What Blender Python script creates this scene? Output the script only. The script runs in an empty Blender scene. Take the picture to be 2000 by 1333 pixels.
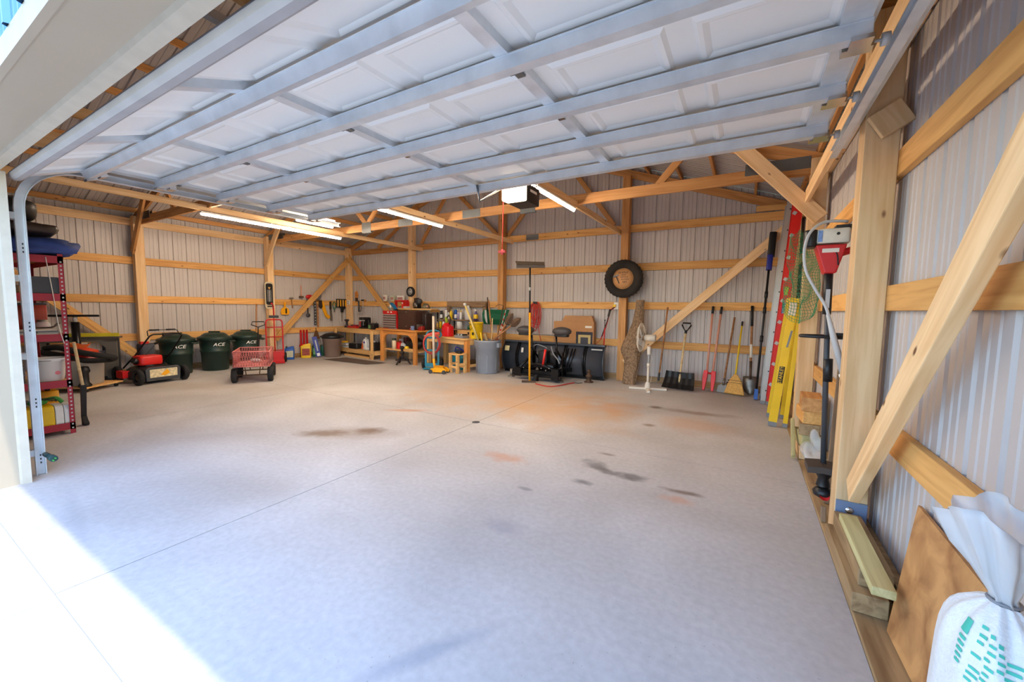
import bpy, bmesh, math, random
from mathutils import Matrix, Vector, noise as mnoise
random.seed(7)
sc = bpy.context.scene
C = sc.collection
PI = math.pi

# ---------------------------------------------------------------- camera, sky, sun, exposure
def set_camera():
    yaw, pitch, roll = math.radians(30.32), math.radians(4.66), math.radians(0.765)
    f = Vector((-math.sin(yaw) * math.cos(pitch), math.cos(yaw) * math.cos(pitch), -math.sin(pitch)))
    r = Vector((math.cos(yaw), math.sin(yaw), 0)); u = r.cross(f)
    r2 = math.cos(roll) * r + math.sin(roll) * u
    u2 = -math.sin(roll) * r + math.cos(roll) * u
    cam = bpy.data.cameras.new('camera'); o = bpy.data.objects.new('camera', cam); C.objects.link(o)
    cam.sensor_fit = 'HORIZONTAL'; cam.sensor_width = 36.0; cam.lens = 36.0 * 779.3 / 2000.0
    cam.clip_start = 0.02; cam.clip_end = 300
    m = Matrix((r2, u2, -f)).transposed().to_4x4(); m.translation = Vector((0, 0, 1.37))
    o.matrix_world = m
    sc.camera = o
set_camera()

SUN_DIR = Vector((-0.52, 0.10, -1.0)).normalized()        # the way the light travels
w = bpy.data.worlds.new('world'); sc.world = w; w.use_nodes = True
nt = w.node_tree; bg = nt.nodes['Background']
sky = nt.nodes.new('ShaderNodeTexSky'); sky.sky_type = 'NISHITA'; sky.sun_disc = False; sky.dust_density = 0.2; sky.ozone_density = 4.0
sky.sun_elevation = math.asin(-SUN_DIR.z); sky.sun_rotation = math.atan2(-SUN_DIR.x, -SUN_DIR.y)
nt.links.new(sky.outputs[0], bg.inputs[0]); bg.inputs[1].default_value = 0.86
sun = bpy.data.lights.new('sun', 'SUN'); sun.energy = 2.6; sun.angle = math.radians(0.9); sun.color = (1.0, 0.93, 0.82)
so = bpy.data.objects.new('sun', sun); C.objects.link(so); so.rotation_euler = SUN_DIR.to_track_quat('-Z', 'Y').to_euler()
so.location = (6, -2, 12)
LED = 155.0                                                   # strength of the shop light tubes
sc.view_settings.view_transform = 'Standard'; sc.view_settings.look = 'None'
sc.view_settings.gamma = 1.0; sc.view_settings.use_curve_mapping = False
sc.view_settings.exposure = 0.35
try:
    sc.cycles.use_denoising = True; sc.cycles.max_bounces = 6; sc.cycles.diffuse_bounces = 4; sc.cycles.glossy_bounces = 2; sc.cycles.transmission_bounces = 2; sc.cycles.transparent_max_bounces = 6
    sc.cycles.sample_clamp_indirect = 6.0; sc.cycles.adaptive_threshold = 0.025
except Exception: pass

# ---------------------------------------------------------------- materials
def lin(c):
    c = c / 255.0
    return c / 12.92 if c <= 0.04045 else ((c + 0.055) / 1.055) ** 2.4
def rgb(c): return (lin(c[0]), lin(c[1]), lin(c[2]), 1.0)
MATS = {}
def mat(name, col, rough=0.6, metal=0.0, var=0.12, scale=6.0, bump=0.0, bscale=40.0, emit=0.0, alpha=1.0, trans=0.0, coat=0.0):
    if name in MATS: return MATS[name]
    m = bpy.data.materials.new(name); m.use_nodes = True; n = m.node_tree.nodes; l = m.node_tree.links
    b = n['Principled BSDF']; c = rgb(col)
    b.inputs['Roughness'].default_value = rough; b.inputs['Metallic'].default_value = metal
    if var > 0:
        tc = n.new('ShaderNodeTexCoord'); ns = n.new('ShaderNodeTexNoise'); ns.inputs['Scale'].default_value = scale
        ns.inputs['Detail'].default_value = 5
        l.new(tc.outputs['Object'], ns.inputs['Vector'])
        r = n.new('ShaderNodeValToRGB'); l.new(ns.outputs['Fac'], r.inputs['Fac'])
        r.color_ramp.elements[0].position = 0.3; r.color_ramp.elements[1].position = 0.7
        r.color_ramp.elements[0].color = tuple(x * (1 - var) for x in c[:3]) + (1,)
        r.color_ramp.elements[1].color = tuple(min(1, x * (1 + var)) for x in c[:3]) + (1,)
        l.new(r.outputs['Color'], b.inputs['Base Color'])
    else: b.inputs['Base Color'].default_value = c
    if bump > 0:
        tc = n.new('ShaderNodeTexCoord'); ns = n.new('ShaderNodeTexNoise'); ns.inputs['Scale'].default_value = bscale
        l.new(tc.outputs['Object'], ns.inputs['Vector'])
        bp = n.new('ShaderNodeBump'); bp.inputs['Strength'].default_value = bump; bp.inputs['Distance'].default_value = 0.01
        l.new(ns.outputs['Fac'], bp.inputs['Height']); l.new(bp.outputs['Normal'], b.inputs['Normal'])
    if emit > 0:
        b.inputs['Emission Color'].default_value = c; b.inputs['Emission Strength'].default_value = emit
    if alpha < 1: b.inputs['Alpha'].default_value = alpha
    if trans > 0: b.inputs['Transmission Weight'].default_value = trans
    if coat > 0: b.inputs['Coat Weight'].default_value = coat
    MATS[name] = m
    return m

def wood(name, light, dark, rough=0.65, knots=True, stretch=14.0):
    """grain runs along the object's own X axis"""
    if name in MATS: return MATS[name]
    m = bpy.data.materials.new(name); m.use_nodes = True; n = m.node_tree.nodes; l = m.node_tree.links
    b = n['Principled BSDF']; b.inputs['Roughness'].default_value = rough
    tc = n.new('ShaderNodeTexCoord'); oi = n.new('ShaderNodeObjectInfo')
    mp = n.new('ShaderNodeMapping'); mp.inputs['Scale'].default_value = (1.0, stretch, stretch)
    off = n.new('ShaderNodeVectorMath'); off.operation = 'ADD'
    sc_ = n.new('ShaderNodeVectorMath'); sc_.operation = 'SCALE'; sc_.inputs[0].default_value = (7.3, 3.1, 5.7)
    l.new(oi.outputs['Random'], sc_.inputs['Scale'])
    l.new(tc.outputs['Object'], off.inputs[0]); l.new(sc_.outputs[0], off.inputs[1])
    l.new(off.outputs[0], mp.inputs['Vector'])
    ns = n.new('ShaderNodeTexNoise'); ns.inputs['Scale'].default_value = 1.6; ns.inputs['Detail'].default_value = 6; ns.inputs['Distortion'].default_value = 0.6
    l.new(mp.outputs[0], ns.inputs['Vector'])
    r = n.new('ShaderNodeValToRGB'); l.new(ns.outputs['Fac'], r.inputs['Fac'])
    r.color_ramp.elements[0].position = 0.32; r.color_ramp.elements[0].color = rgb(dark)
    r.color_ramp.elements[1].position = 0.62; r.color_ramp.elements[1].color = rgb(light)
    hv = n.new('ShaderNodeHueSaturation'); l.new(r.outputs['Color'], hv.inputs['Color'])
    mr = n.new('ShaderNodeMapRange'); mr.inputs['To Min'].default_value = 0.86; mr.inputs['To Max'].default_value = 1.12
    l.new(oi.outputs['Random'], mr.inputs['Value']); l.new(mr.outputs[0], hv.inputs['Value'])
    out = hv.outputs['Color']
    if knots:
        mp2 = n.new('ShaderNodeMapping'); mp2.inputs['Scale'].default_value = (1.0, 2.2, 2.2)
        l.new(off.outputs[0], mp2.inputs['Vector'])
        vo = n.new('ShaderNodeTexVoronoi'); vo.inputs['Scale'].default_value = 3.2
        l.new(mp2.outputs[0], vo.inputs['Vector'])
        kr = n.new('ShaderNodeValToRGB'); l.new(vo.outputs['Distance'], kr.inputs['Fac'])
        kr.color_ramp.elements[0].position = 0.045; kr.color_ramp.elements[0].color = (1, 1, 1, 1)
        kr.color_ramp.elements[1].position = 0.10; kr.color_ramp.elements[1].color = (0, 0, 0, 1)
        mx = n.new('ShaderNodeMix'); mx.data_type = 'RGBA'
        l.new(kr.outputs['Color'], mx.inputs['Factor']); l.new(out, mx.inputs['A'])
        mx.inputs['B'].default_value = rgb((112, 66, 34)); out = mx.outputs['Result']
    l.new(out, b.inputs['Base Color'])
    bp = n.new('ShaderNodeBump'); bp.inputs['Strength'].default_value = 0.15; bp.inputs['Distance'].default_value = 0.004
    l.new(ns.outputs['Fac'], bp.inputs['Height']); l.new(bp.outputs['Normal'], b.inputs['Normal'])
    MATS[name] = m
    return m

PINE = wood('pine', (242, 206, 156), (222, 178, 124))
AMBER = wood('amber_pine', (204, 150, 90), (174, 118, 62))
GIRT = wood('girt_pine', (228, 176, 104), (202, 144, 76))
TREATED = wood('treated_wood', (176, 146, 104), (132, 102, 66))
GREENWOOD = wood('greenish_wood', (205, 196, 142), (172, 158, 104))
BENCHW = wood('bench_pine', (236, 190, 124), (212, 158, 92))
ORANGEW = wood('orange_bench', (222, 150, 74), (186, 112, 46))
PLY = wood('plywood', (206, 154, 96), (152, 102, 58), stretch=4.0)
HANDLE = wood('tool_handle', (178, 124, 78), (140, 90, 52), knots=False)
OLDWOOD = wood('weathered_wood', (150, 120, 88), (104, 78, 54))
PALEH = wood('pale_handle', (226, 200, 150), (200, 168, 112), knots=False)
BARK = mat('bark', (136, 110, 84), 0.9, var=0.5, scale=34, bump=1.0, bscale=30)
SHEET = mat('wall_sheet', (192, 184, 179), 0.42, 0.0, var=0.03, scale=1.5)
ROOFS = mat('roof_sheet', (168, 162, 160), 0.5, 0.0, var=0.05, scale=1.5)
BLUESH = mat('blue_siding', (96, 140, 190), 0.35, 0.2, var=0.05)
TRIM = mat('cream_trim', (186, 170, 146), 0.45, var=0.03, scale=2)
SEAL = mat('door_seal', (196, 182, 160), 0.6, var=0.06, scale=12)
GALV = mat('galvanised', (216, 220, 222), 0.28, 0.3, var=0.10, scale=9)
GALVD = mat('galvanised_dark', (120, 126, 130), 0.4, 0.8, var=0.1)
CHROME = mat('chrome', (210, 210, 212), 0.18, 1.0, var=0)
WDOOR = mat('door_white', (243, 240, 233), 0.38, var=0.02, scale=2)
BLACK = mat('black_plastic', (22, 22, 24), 0.45, var=0.1)
BLACKM = mat('black_metal', (20, 20, 22), 0.3, 0.4, var=0.1)
RUBBER = mat('rubber', (28, 26, 26), 0.8, var=0.2)
DGREY = mat('dark_grey', (62, 64, 68), 0.5, var=0.08)
MGREY = mat('mid_grey', (128, 130, 134), 0.5, var=0.06)
GREYCAN = mat('grey_can_plastic', (146, 152, 162), 0.45, var=0.05)
LGREY = mat('light_grey', (188, 188, 186), 0.5, var=0.05)
WHITE = mat('white_plastic', (232, 230, 224), 0.45, var=0.03)
RED = mat('red_paint', (196, 22, 26), 0.4, var=0.08)
REDB = mat('red_bright', (222, 40, 34), 0.4, var=0.06)
RACKRED = mat('rack_red', (168, 34, 52), 0.45, var=0.08)
WAGON = mat('faded_red', (192, 112, 108), 0.75, var=0.25, scale=14)
BROWN = mat('brown_paint', (74, 50, 42), 0.4, 0.2, var=0.08)
YELLOW = mat('yellow_plastic', (238, 196, 22), 0.4, var=0.05)
YELLO2 = mat('yellow_orange', (240, 168, 16), 0.4, var=0.06)
GREENC = mat('can_green', (26, 48, 40), 0.45, var=0.1)
GREENB = mat('bright_green', (66, 150, 58), 0.5, var=0.1)
GREEND = mat('green_plastic', (16, 96, 66), 0.4, var=0.08)
TEAL = mat('teal_paint', (22, 128, 152), 0.4, var=0.08)
BLUE = mat('blue_plastic', (26, 84, 168), 0.4, var=0.08)
NAVY = mat('navy_box', (34, 44, 140), 0.45, var=0.05)
TARP = mat('tarp_blue', (44, 70, 138), 0.7, var=0.25, scale=5)
TAUPE = mat('taupe_plastic', (136, 114, 102), 0.5, var=0.05)
ORANGE = mat('orange_cord', (226, 104, 28), 0.5, var=0.08)
CORDRED = mat('red_cord', (196, 52, 44), 0.5, var=0.08)
CARD = mat('cardboard', (180, 132, 88), 0.85, var=0.06)
PLOW = mat('plow_paint', (76, 79, 86), 0.28, 0.2, var=0.08, scale=3)
RUST = mat('rusty_iron', (92, 70, 54), 0.6, 0.5, var=0.3, scale=14)
STEEL = mat('worn_steel', (132, 124, 114), 0.4, 0.7, var=0.25, scale=10)
STRAW = mat('straw', (214, 164, 88), 0.85, var=0.2, scale=30)
PINKH = mat('pink_handle', (214, 150, 126), 0.5, var=0.06)
MATT = mat('floor_mat', (96, 82, 74), 0.95, var=0.15, scale=40)
TOTE = mat('tote_grey', (170, 166, 158), 0.5, var=0.05)
PAPER = mat('paper', (226, 218, 204), 0.8, var=0.08)
CLEARP = mat('clear_plastic', (232, 236, 238), 0.25, var=0, alpha=0.35)
FANW = mat('fan_ivory', (226, 216, 200), 0.45, var=0.03)
PURPLE = mat('purple_plastic', (78, 58, 128), 0.45, var=0.05)
STEELBL = mat('bracket_blue', (126, 144, 172), 0.4, 0.2, var=0.05)
SACK = mat('woven_sack', (226, 226, 224), 0.7, var=0.05, scale=60, bump=0.25, bscale=160)
TEALP = mat('teal_print', (66, 186, 164), 0.6, var=0.05)
NETG = mat('green_net', (44, 140, 96), 0.6, var=0.15)
OLIVE = mat('olive_cloth', (92, 92, 62), 0.9, var=0.3)
TAN = mat('tan_cloth', (170, 146, 108), 0.9, var=0.15)
DBROWN = mat('dark_brown_leather', (46, 32, 26), 0.45, var=0.2)
TUBE = mat('led_tube', (255, 232, 204), 0.4, var=0, emit=LED)
LENS = mat('opener_lens', (255, 226, 186), 0.4, var=0, emit=8.0)

# ---------------------------------------------------------------- mesh helpers
class MB:
    """collects shapes for one mesh"""
    def __init__(s): s.v = []; s.f = []; s.sm = []
    def add(s, vs, fs, smooth=False, M=None):
        o = len(s.v)
        for p in vs:
            p = Vector(p)
            s.v.append(tuple(M @ p if M is not None else p))
        for f in fs: s.f.append(tuple(i + o for i in f)); s.sm.append(smooth)
        return s
    def box(s, c, d, M=None, R=None):
        x, y, z = d[0] / 2, d[1] / 2, d[2] / 2
        vs = [Vector((sx * x, sy * y, sz * z)) for sz in (-1, 1) for sy in (-1, 1) for sx in (-1, 1)]
        if R is not None: vs = [R @ p for p in vs]
        vs = [p + Vector(c) for p in vs]
        return s.add(vs, [(0, 2, 3, 1), (4, 5, 7, 6), (0, 1, 5, 4), (2, 6, 7, 3), (0, 4, 6, 2), (1, 3, 7, 5)], False, M)
    def bb(s, x0, x1, y0, y1, z0, z1, M=None):
        return s.box(((x0 + x1) / 2, (y0 + y1) / 2, (z0 + z1) / 2), (x1 - x0, y1 - y0, z1 - z0), M)
    def rbox(s, c, d, r=0.02, n=3, M=None, taper=1.0):
        """box with rounded vertical edges, tapering towards the bottom"""
        x, y, h = d[0] / 2, d[1] / 2, d[2]; r = min(r, x * .99, y * .99); ring = []
        for k, (sx, sy) in enumerate(((1, 1), (-1, 1), (-1, -1), (1, -1))):
            for i in range(n + 1):
                a = k * PI / 2 + i * PI / 2 / n
                ring.append((sx * (x - r) + r * math.cos(a), sy * (y - r) + r * math.sin(a)))
        N = len(ring); vs = []
        e = min(r * .5, h * .2)
        for z, k in ((0, taper * .96), (e, taper), (h - e, 1), (h, .94)):
            vs += [(c[0] + p[0] * k, c[1] + p[1] * k, c[2] - h / 2 + z) for p in ring]
        fs = []
        for j in range(3):
            for i in range(N): fs.append((j * N + i, j * N + (i + 1) % N, (j + 1) * N + (i + 1) % N, (j + 1) * N + i))
        s.add(vs, fs, True, M)
        s.add(vs, [tuple(range(N - 1, -1, -1)), tuple(range(3 * N, 4 * N))], False, M)
        return s
    def cyl(s, p0, p1, r0, r1=None, n=12, caps=True, M=None):
        r1 = r0 if r1 is None else r1
        p0 = Vector(p0); p1 = Vector(p1); d = (p1 - p0)
        if d.length < 1e-7: return s
        q = d.to_track_quat('Z', 'Y').to_matrix(); vs = []
        for p, r in ((p0, r0), (p1, r1)):
            for i in range(n):
                a = 2 * PI * i / n; vs.append(p + q @ Vector((r * math.cos(a), r * math.sin(a), 0)))
        s.add(vs, [(i, (i + 1) % n, n + (i + 1) % n, n + i) for i in range(n)], True, M)
        if caps: s.add(vs, [tuple(range(n - 1, -1, -1)), tuple(range(n, 2 * n))], False, M)
        return s
    def tube(s, pts, r, n=8, closed=False, M=None, rad=None):
        pts = [Vector(p) for p in pts]; N = len(pts); vs = []; up = None
        for i, p in enumerate(pts):
            a = pts[(i - 1) % N] if (closed or i > 0) else p
            b = pts[(i + 1) % N] if (closed or i < N - 1) else p
            t = (b - a)
            if t.length < 1e-9: t = Vector((0, 0, 1))
            t.normalize()
            if up is None:
                up = Vector((0, 0, 1)) if abs(t.z) < .9 else Vector((1, 0, 0))
            x = up.cross(t)
            if x.length < 1e-6: x = Vector((1, 0, 0)).cross(t)
            x.normalize(); y = t.cross(x); up = y
            rr = rad[i] if rad else r
            for k in range(n):
                an = 2 * PI * k / n; vs.append(p + x * (rr * math.cos(an)) + y * (rr * math.sin(an)))
        fs = []
        for i in range(N if closed else N - 1):
            j = (i + 1) % N
            for k in range(n): fs.append((i * n + k, i * n + (k + 1) % n, j * n + (k + 1) % n, j * n + k))
        s.add(vs, fs, True, M)
        if not closed: s.add(vs, [tuple(range(n - 1, -1, -1)), tuple(range((N - 1) * n, N * n))], False, M)
        return s
    def lathe(s, prof, n=24, c=(0, 0, 0), M=None, R=None, closed=False):
        """profile of (radius, height) about local Z through c"""
        vs = []; m = len(prof)
        for r, z in prof:
            for i in range(n):
                a = 2 * PI * i / n; p = Vector((r * math.cos(a), r * math.sin(a), z))
                if R is not None: p = R @ p
                vs.append(p + Vector(c))
        fs = []
        for j in range(m if closed else m - 1):
            k = (j + 1) % m
            for i in range(n): fs.append((j * n + i, j * n + (i + 1) % n, k * n + (i + 1) % n, k * n + i))
        return s.add(vs, fs, True, M)
    def prism(s, poly, a, b, axis='Y', M=None):
        """extrude a 2D polygon along an axis: axis Y -> (x, z) points"""
        def P(u, v, t):
            return (u, t, v) if axis == 'Y' else ((t, u, v) if axis == 'X' else (u, v, t))
        n = len(poly); vs = [P(u, v, a) for u, v in poly] + [P(u, v, b) for u, v in poly]
        fs = [tuple(range(n - 1, -1, -1)), tuple(range(n, 2 * n))] + [(i, (i + 1) % n, n + (i + 1) % n, n + i) for i in range(n)]
        return s.add(vs, fs, False, M)
    def ball(s, c, r, nu=14, nv=9, M=None, R=None, jit=0.0):
        r = (r, r, r) if not isinstance(r, (tuple, list)) else r; vs = []
        for j in range(nv + 1):
            t = PI * j / nv
            for i in range(nu):
                a = 2 * PI * i / nu
                p = Vector((r[0] * math.sin(t) * math.cos(a), r[1] * math.sin(t) * math.sin(a), r[2] * math.cos(t)))
                if jit: p *= 1 + jit * mnoise.noise(p * 9 + Vector(c))
                if R is not None: p = R @ p
                vs.append(p + Vector(c))
        fs = [(j * nu + i, j * nu + (i + 1) % nu, (j + 1) * nu + (i + 1) % nu, (j + 1) * nu + i) for j in range(nv) for i in range(nu)]
        return s.add(vs, fs, True, M)
    def mesh(s, name):
        me = bpy.data.meshes.new(name); me.from_pydata(s.v, [], s.f)
        me.polygons.foreach_set('use_smooth', s.sm); me.update()
        bm = bmesh.new(); bm.from_mesh(me); bmesh.ops.remove_doubles(bm, verts=bm.verts, dist=1e-5)
        bmesh.ops.recalc_face_normals(bm, faces=bm.faces); bm.to_mesh(me); bm.free()
        return me
    def obj(s, name, m, parent=None, bevel=0.0):
        o = bpy.data.objects.new(name, s.mesh(name)); C.objects.link(o); o.data.materials.append(m)
        if parent is not None: o.parent = parent
        if bevel:
            b = o.modifiers.new('bevel', 'BEVEL'); b.width = bevel; b.segments = 2; b.limit_method = 'ANGLE'
        return o

def tag(o, label=None, cat=None, group=None, kind=None):
    if label: o['label'] = label
    if cat: o['category'] = cat
    if group: o['group'] = group
    if kind: o['kind'] = kind
    return o
def T(name, label, cat, loc=(0, 0, 0), rz=0.0, group=None, kind=None):
    o = bpy.data.objects.new(name, None); C.objects.link(o); o.empty_display_size = 0.1
    o.location = loc; o.rotation_euler = (0, 0, rz)
    return tag(o, label, cat, group, kind)
def S(name, parent=None):                                    # a piece of the setting
    o = bpy.data.objects.new(name, None); C.objects.link(o); o.empty_display_size = 0.1
    if parent is not None: o.parent = parent
    else: o['kind'] = 'structure'
    return o
def copy_tree(o, parent=None):
    c = o.copy(); C.objects.link(c); c.parent = parent
    for ch in list(o.children): copy_tree(ch, c)
    return c
_board = {}
def board(name, p0, p1, wdt, thk, m, parent, up=(0, 0, 1), bevel=0.004):
    """a sawn board from p0 to p1; its own X runs along the grain. wdt is measured along 'up'"""
    p0 = Vector(p0); p1 = Vector(p1); x = (p1 - p0); L = x.length; x.normalize()
    z = Vector(up) - x * x.dot(Vector(up)); z.normalize(); y = z.cross(x)
    o = MB().box((L / 2, 0, 0), (L, thk, wdt)).obj(name, m, parent, bevel)
    M = Matrix((x, y, z)).transposed().to_4x4(); M.translation = p0
    if parent is not None: M = parent.matrix_basis.inverted() @ M
    o.matrix_basis = M
    return o
def text(s, size, name, m, parent, loc, rot=(0, 0, 0), ext=0.002, align='CENTER', sx=1.0, shear=0.0):
    cu = bpy.data.curves.new('t', 'FONT'); cu.body = s; cu.size = size; cu.extrude = ext; cu.align_x = align; cu.align_y = 'CENTER'
    cu.shear = shear; cu.resolution_u = 2; cu.space_line = 0.85
    ob = bpy.data.objects.new('t', cu); C.objects.link(ob)
    dg = bpy.context.evaluated_depsgraph_get(); me = bpy.data.meshes.new_from_object(ob.evaluated_get(dg))
    bpy.data.objects.remove(ob); bpy.data.curves.remove(cu)
    o = bpy.data.objects.new(name, me); C.objects.link(o); me.materials.clear(); me.materials.append(m)
    o.parent = parent; o.location = loc; o.rotation_euler = rot; o.scale = (sx, 1, 1)
    return o
def RX(a): return Matrix.Rotation(a, 3, 'X')
def RY(a): return Matrix.Rotation(a, 3, 'Y')
def RZ(a): return Matrix.Rotation(a, 3, 'Z')
def arc(c, r, a0, a1, n, plane='XZ', ry=None):
    ry = r if ry is None else ry; out = []
    for i in range(n + 1):
        a = a0 + (a1 - a0) * i / n; u, v = r * math.cos(a), ry * math.sin(a)
        out.append((c[0] + u, c[1], c[2] + v) if plane == 'XZ' else ((c[0], c[1] + u, c[2] + v) if plane == 'YZ' else (c[0] + u, c[1] + v, c[2])))
    return out
def spline(pts, k=6):
    P = [Vector(p) for p in pts]; P = [P[0]] + P + [P[-1]]; out = []
    for i in range(1, len(P) - 2):
        for j in range(k):
            t = j / k; a, b, c_, d = P[i - 1:i + 3]
            out.append(.5 * ((2 * b) + (c_ - a) * t + (2 * a - 5 * b + 4 * c_ - d) * t * t + (3 * b - a - 3 * c_ + d) * t ** 3))
    out.append(P[-2]); return out
def wheel(name, parent, c, r, wd, axis='Y', rim=LGREY, hubr=0.6):
    R = {'Y': RX(PI / 2), 'X': RY(PI / 2), 'Z': None}[axis]
    t = MB().lathe([(r * hubr, -wd / 2), (r * .9, -wd / 2), (r, -wd * .3), (r, wd * .3), (r * .9, wd / 2), (r * hubr, wd / 2)], 24, c, R=R, closed=True).obj(name, RUBBER, parent)
    h = MB().lathe([(0, -wd * .3), (r * .2, -wd * .42), (r * hubr, -wd * .2), (r * hubr, wd * .2), (r * .2, wd * .42), (0, wd * .3)], 18, c, R=R).obj('hub', rim, t)
    return t

# ================================================================ THE SETTING
XL, XR, YF, YB = -10.24, 0.71, 0.41, 7.89                     # wall sheet planes
RIDGE = -4.77
def zt(x): return 4.97 - 0.351 * abs(x - RIDGE)               # upper edge of the truss top chords

def concrete():
    m = bpy.data.materials.new('concrete'); m.use_nodes = True; n = m.node_tree.nodes; l = m.node_tree.links
    b = n['Principled BSDF']; b.inputs['Roughness'].default_value = 0.55
    tc = n.new('ShaderNodeTexCoord'); P = tc.outputs['Object']
    def noise(scale, detail=6, vec=P, dist=0.0):
        t = n.new('ShaderNodeTexNoise'); t.inputs['Scale'].default_value = scale; t.inputs['Detail'].default_value = detail
        t.inputs['Distortion'].default_value = dist; l.new(vec, t.inputs['Vector']); return t.outputs['Fac']
    def ramp(fac, a, b_, ca, cb):
        r = n.new('ShaderNodeValToRGB'); l.new(fac, r.inputs['Fac']); e = r.color_ramp.elements
        e[0].position = a; e[0].color = ca; e[1].position = b_; e[1].color = cb; return r.outputs['Color']
    def mix(f, A, B):
        x = n.new('ShaderNodeMix'); x.data_type = 'RGBA'; l.new(f, x.inputs['Factor']); l.new(A, x.inputs['A'])
        if isinstance(B, tuple): x.inputs['B'].default_value = B
        else: l.new(B, x.inputs['B'])
        return x.outputs['Result']
    base = ramp(noise(0.8, 8, dist=0.4), 0.3, 0.70, rgb((180, 175, 170)), rgb((210, 206, 202)))
    fine = ramp(noise(28, 3), 0.3, 0.7, (0.90, 0.90, 0.90, 1), (1.04, 1.04, 1.04, 1))
    mu = n.new('ShaderNodeMix'); mu.data_type = 'RGBA'; mu.blend_type = 'MULTIPLY'; mu.inputs['Factor'].default_value = 1
    l.new(base, mu.inputs['A']); l.new(fine, mu.inputs['B']); col = mu.outputs['Result']
    nz = noise(2.6, 7); nz2 = noise(9, 5)
    # stains: centre, radii, rotation, colour, strength, edge noise
    ST = [((-3.114, 5.51, 0.0), (1.7, 1.25), .3, (202, 154, 98), .52, .8), ((-2.103, 4.841, 0.0), (1.1, .8), 0, (204, 156, 100), .44, .85),
          ((-1.607, 5.502, 0.0), (.55, .35), .2, (196, 140, 88), .5, .85), ((-0.478, 5.193, 0.0), (.5, .38), 0, (202, 150, 100), .42, .85),
          ((-0.48, 5.811, 0.0), (.5, .12), .1, (120, 88, 62), .6, .7), ((-3.845, 3.792, 0.0), (.34, .07), .5, (186, 120, 66), .6, .6),
          ((-1.862, 3.072, 0.0), (.22, .12), 0, (198, 136, 96), .55, .8), ((-0.371, 3.021, 0.0), (.13, .07), 0, (208, 150, 112), .5, .7),
          ((-3.866, 2.612, -0.0), (.30, .13), .55, (112, 84, 62), .8, .55), ((-3.526, 2.938, 0.0), (.18, .14), .5, (104, 76, 56), .85, .5),
          ((-3.68, 2.752, 0.0), (.58, .22), .52, (140, 112, 88), .45, .5),
          ((-1.065, 3.333, 0.0), (.16, .10), -.6, (96, 90, 88), .6, .75), ((-0.905, 3.239, 0.0), (.2, .06), -.3, (96, 90, 88), .55, .7),
          ((-0.751, 3.252, 0.0), (.15, .075), 0, (84, 80, 80), .7, .7), ((-1.061, 2.942, 0.0), (.10, .05), 0, (96, 92, 92), .7, .6),
          ((-0.339, 3.175, 0.0), (.15, .045), 0, (112, 92, 82), .8, .6), ((-1.389, 2.599, 0.0), (.07, .03), 0, (120, 116, 118), .6, .6),
          ((-1.066, 3.654, 0.0), (.09, .035), 0, (130, 112, 98), .7, .4), ((-1.038, 5.842, 0.0), (.10, .09), 0, (96, 76, 58), .85, .25),
          ((-0.933, 4.873, 0.0), (.085, .07), 0, (128, 102, 80), .75, .25), ((-1.236, 2.062, 0.0), (.16, .10), 0, (150, 148, 156), .5, .6),
          ((-1.016, 1.124, 0.0), (.32, .05), 1.0, (140, 148, 160), .5, .7), ((-3.552, 0.7, 0.0), (.75, .05), -.15, (150, 148, 152), .25, .5),
          ((-5.278, 7.833, 0.0), (1.6, .35), 0, (150, 118, 88), .35, .7), ((-7.638, 3.197, 0.0), (2.0, .3), .4, (166, 146, 122), .35, .8)]
    for c, r, rot, cc, strg, en in ST:
        mp = n.new('ShaderNodeMapping'); mp.vector_type = 'TEXTURE'
        mp.inputs['Location'].default_value = (c[0], c[1], 0); mp.inputs['Rotation'].default_value = (0, 0, rot)
        mp.inputs['Scale'].default_value = (r[0], r[1], 1); l.new(P, mp.inputs['Vector'])
        ln = n.new('ShaderNodeVectorMath'); ln.operation = 'LENGTH'; l.new(mp.outputs[0], ln.inputs[0])
        ad = n.new('ShaderNodeMath'); ad.operation = 'MULTIPLY_ADD'; l.new(nz if r[0] > .3 else nz2, ad.inputs[0])
        ad.inputs[1].default_value = -2.2 * en; l.new(ln.outputs['Value'], ad.inputs[2])
        mr = n.new('ShaderNodeMapRange'); l.new(ad.outputs[0], mr.inputs['Value'])
        mr.inputs['From Min'].default_value = 1.15 - 1.1 * en; mr.inputs['From Max'].default_value = .35 - 1.1 * en
        mr.inputs['To Min'].default_value = 0; mr.inputs['To Max'].default_value = strg
        col = mix(mr.outputs[0], col, rgb(cc))
    sp = ramp(noise(60, 2), 0.70, 0.74, (0, 0, 0, 1), (.35, .35, .35, 1)); col = mix(sp, col, rgb((120, 112, 106)))
    l.new(col, b.inputs['Base Color'])
    bp = n.new('ShaderNodeBump'); bp.inputs['Strength'].default_value = 0.08; bp.inputs['Distance'].default_value = 0.01
    l.new(nz2, bp.inputs['Height']); l.new(bp.outputs['Normal'], b.inputs['Normal'])
    return m
CONC = concrete()
APRON = mat('apron_concrete', (204, 199, 190), 0.7, var=0.08, scale=1.2)
JOINT = mat('joint_filler', (104, 98, 94), 0.9, var=0)
AJOINT = mat('apron_joint', (176, 168, 158), 0.9, var=0)
LOWBOUNCE = mat('low_bounce_gravel', (92, 88, 82), 0.95, var=0.35, scale=25, bump=.6, bscale=60)  # dark colour for the added outside ground, to weaken bounced sunlight
GRASS = mat('lawn', (74, 96, 46), 0.95, var=0.3, scale=3)

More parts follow.
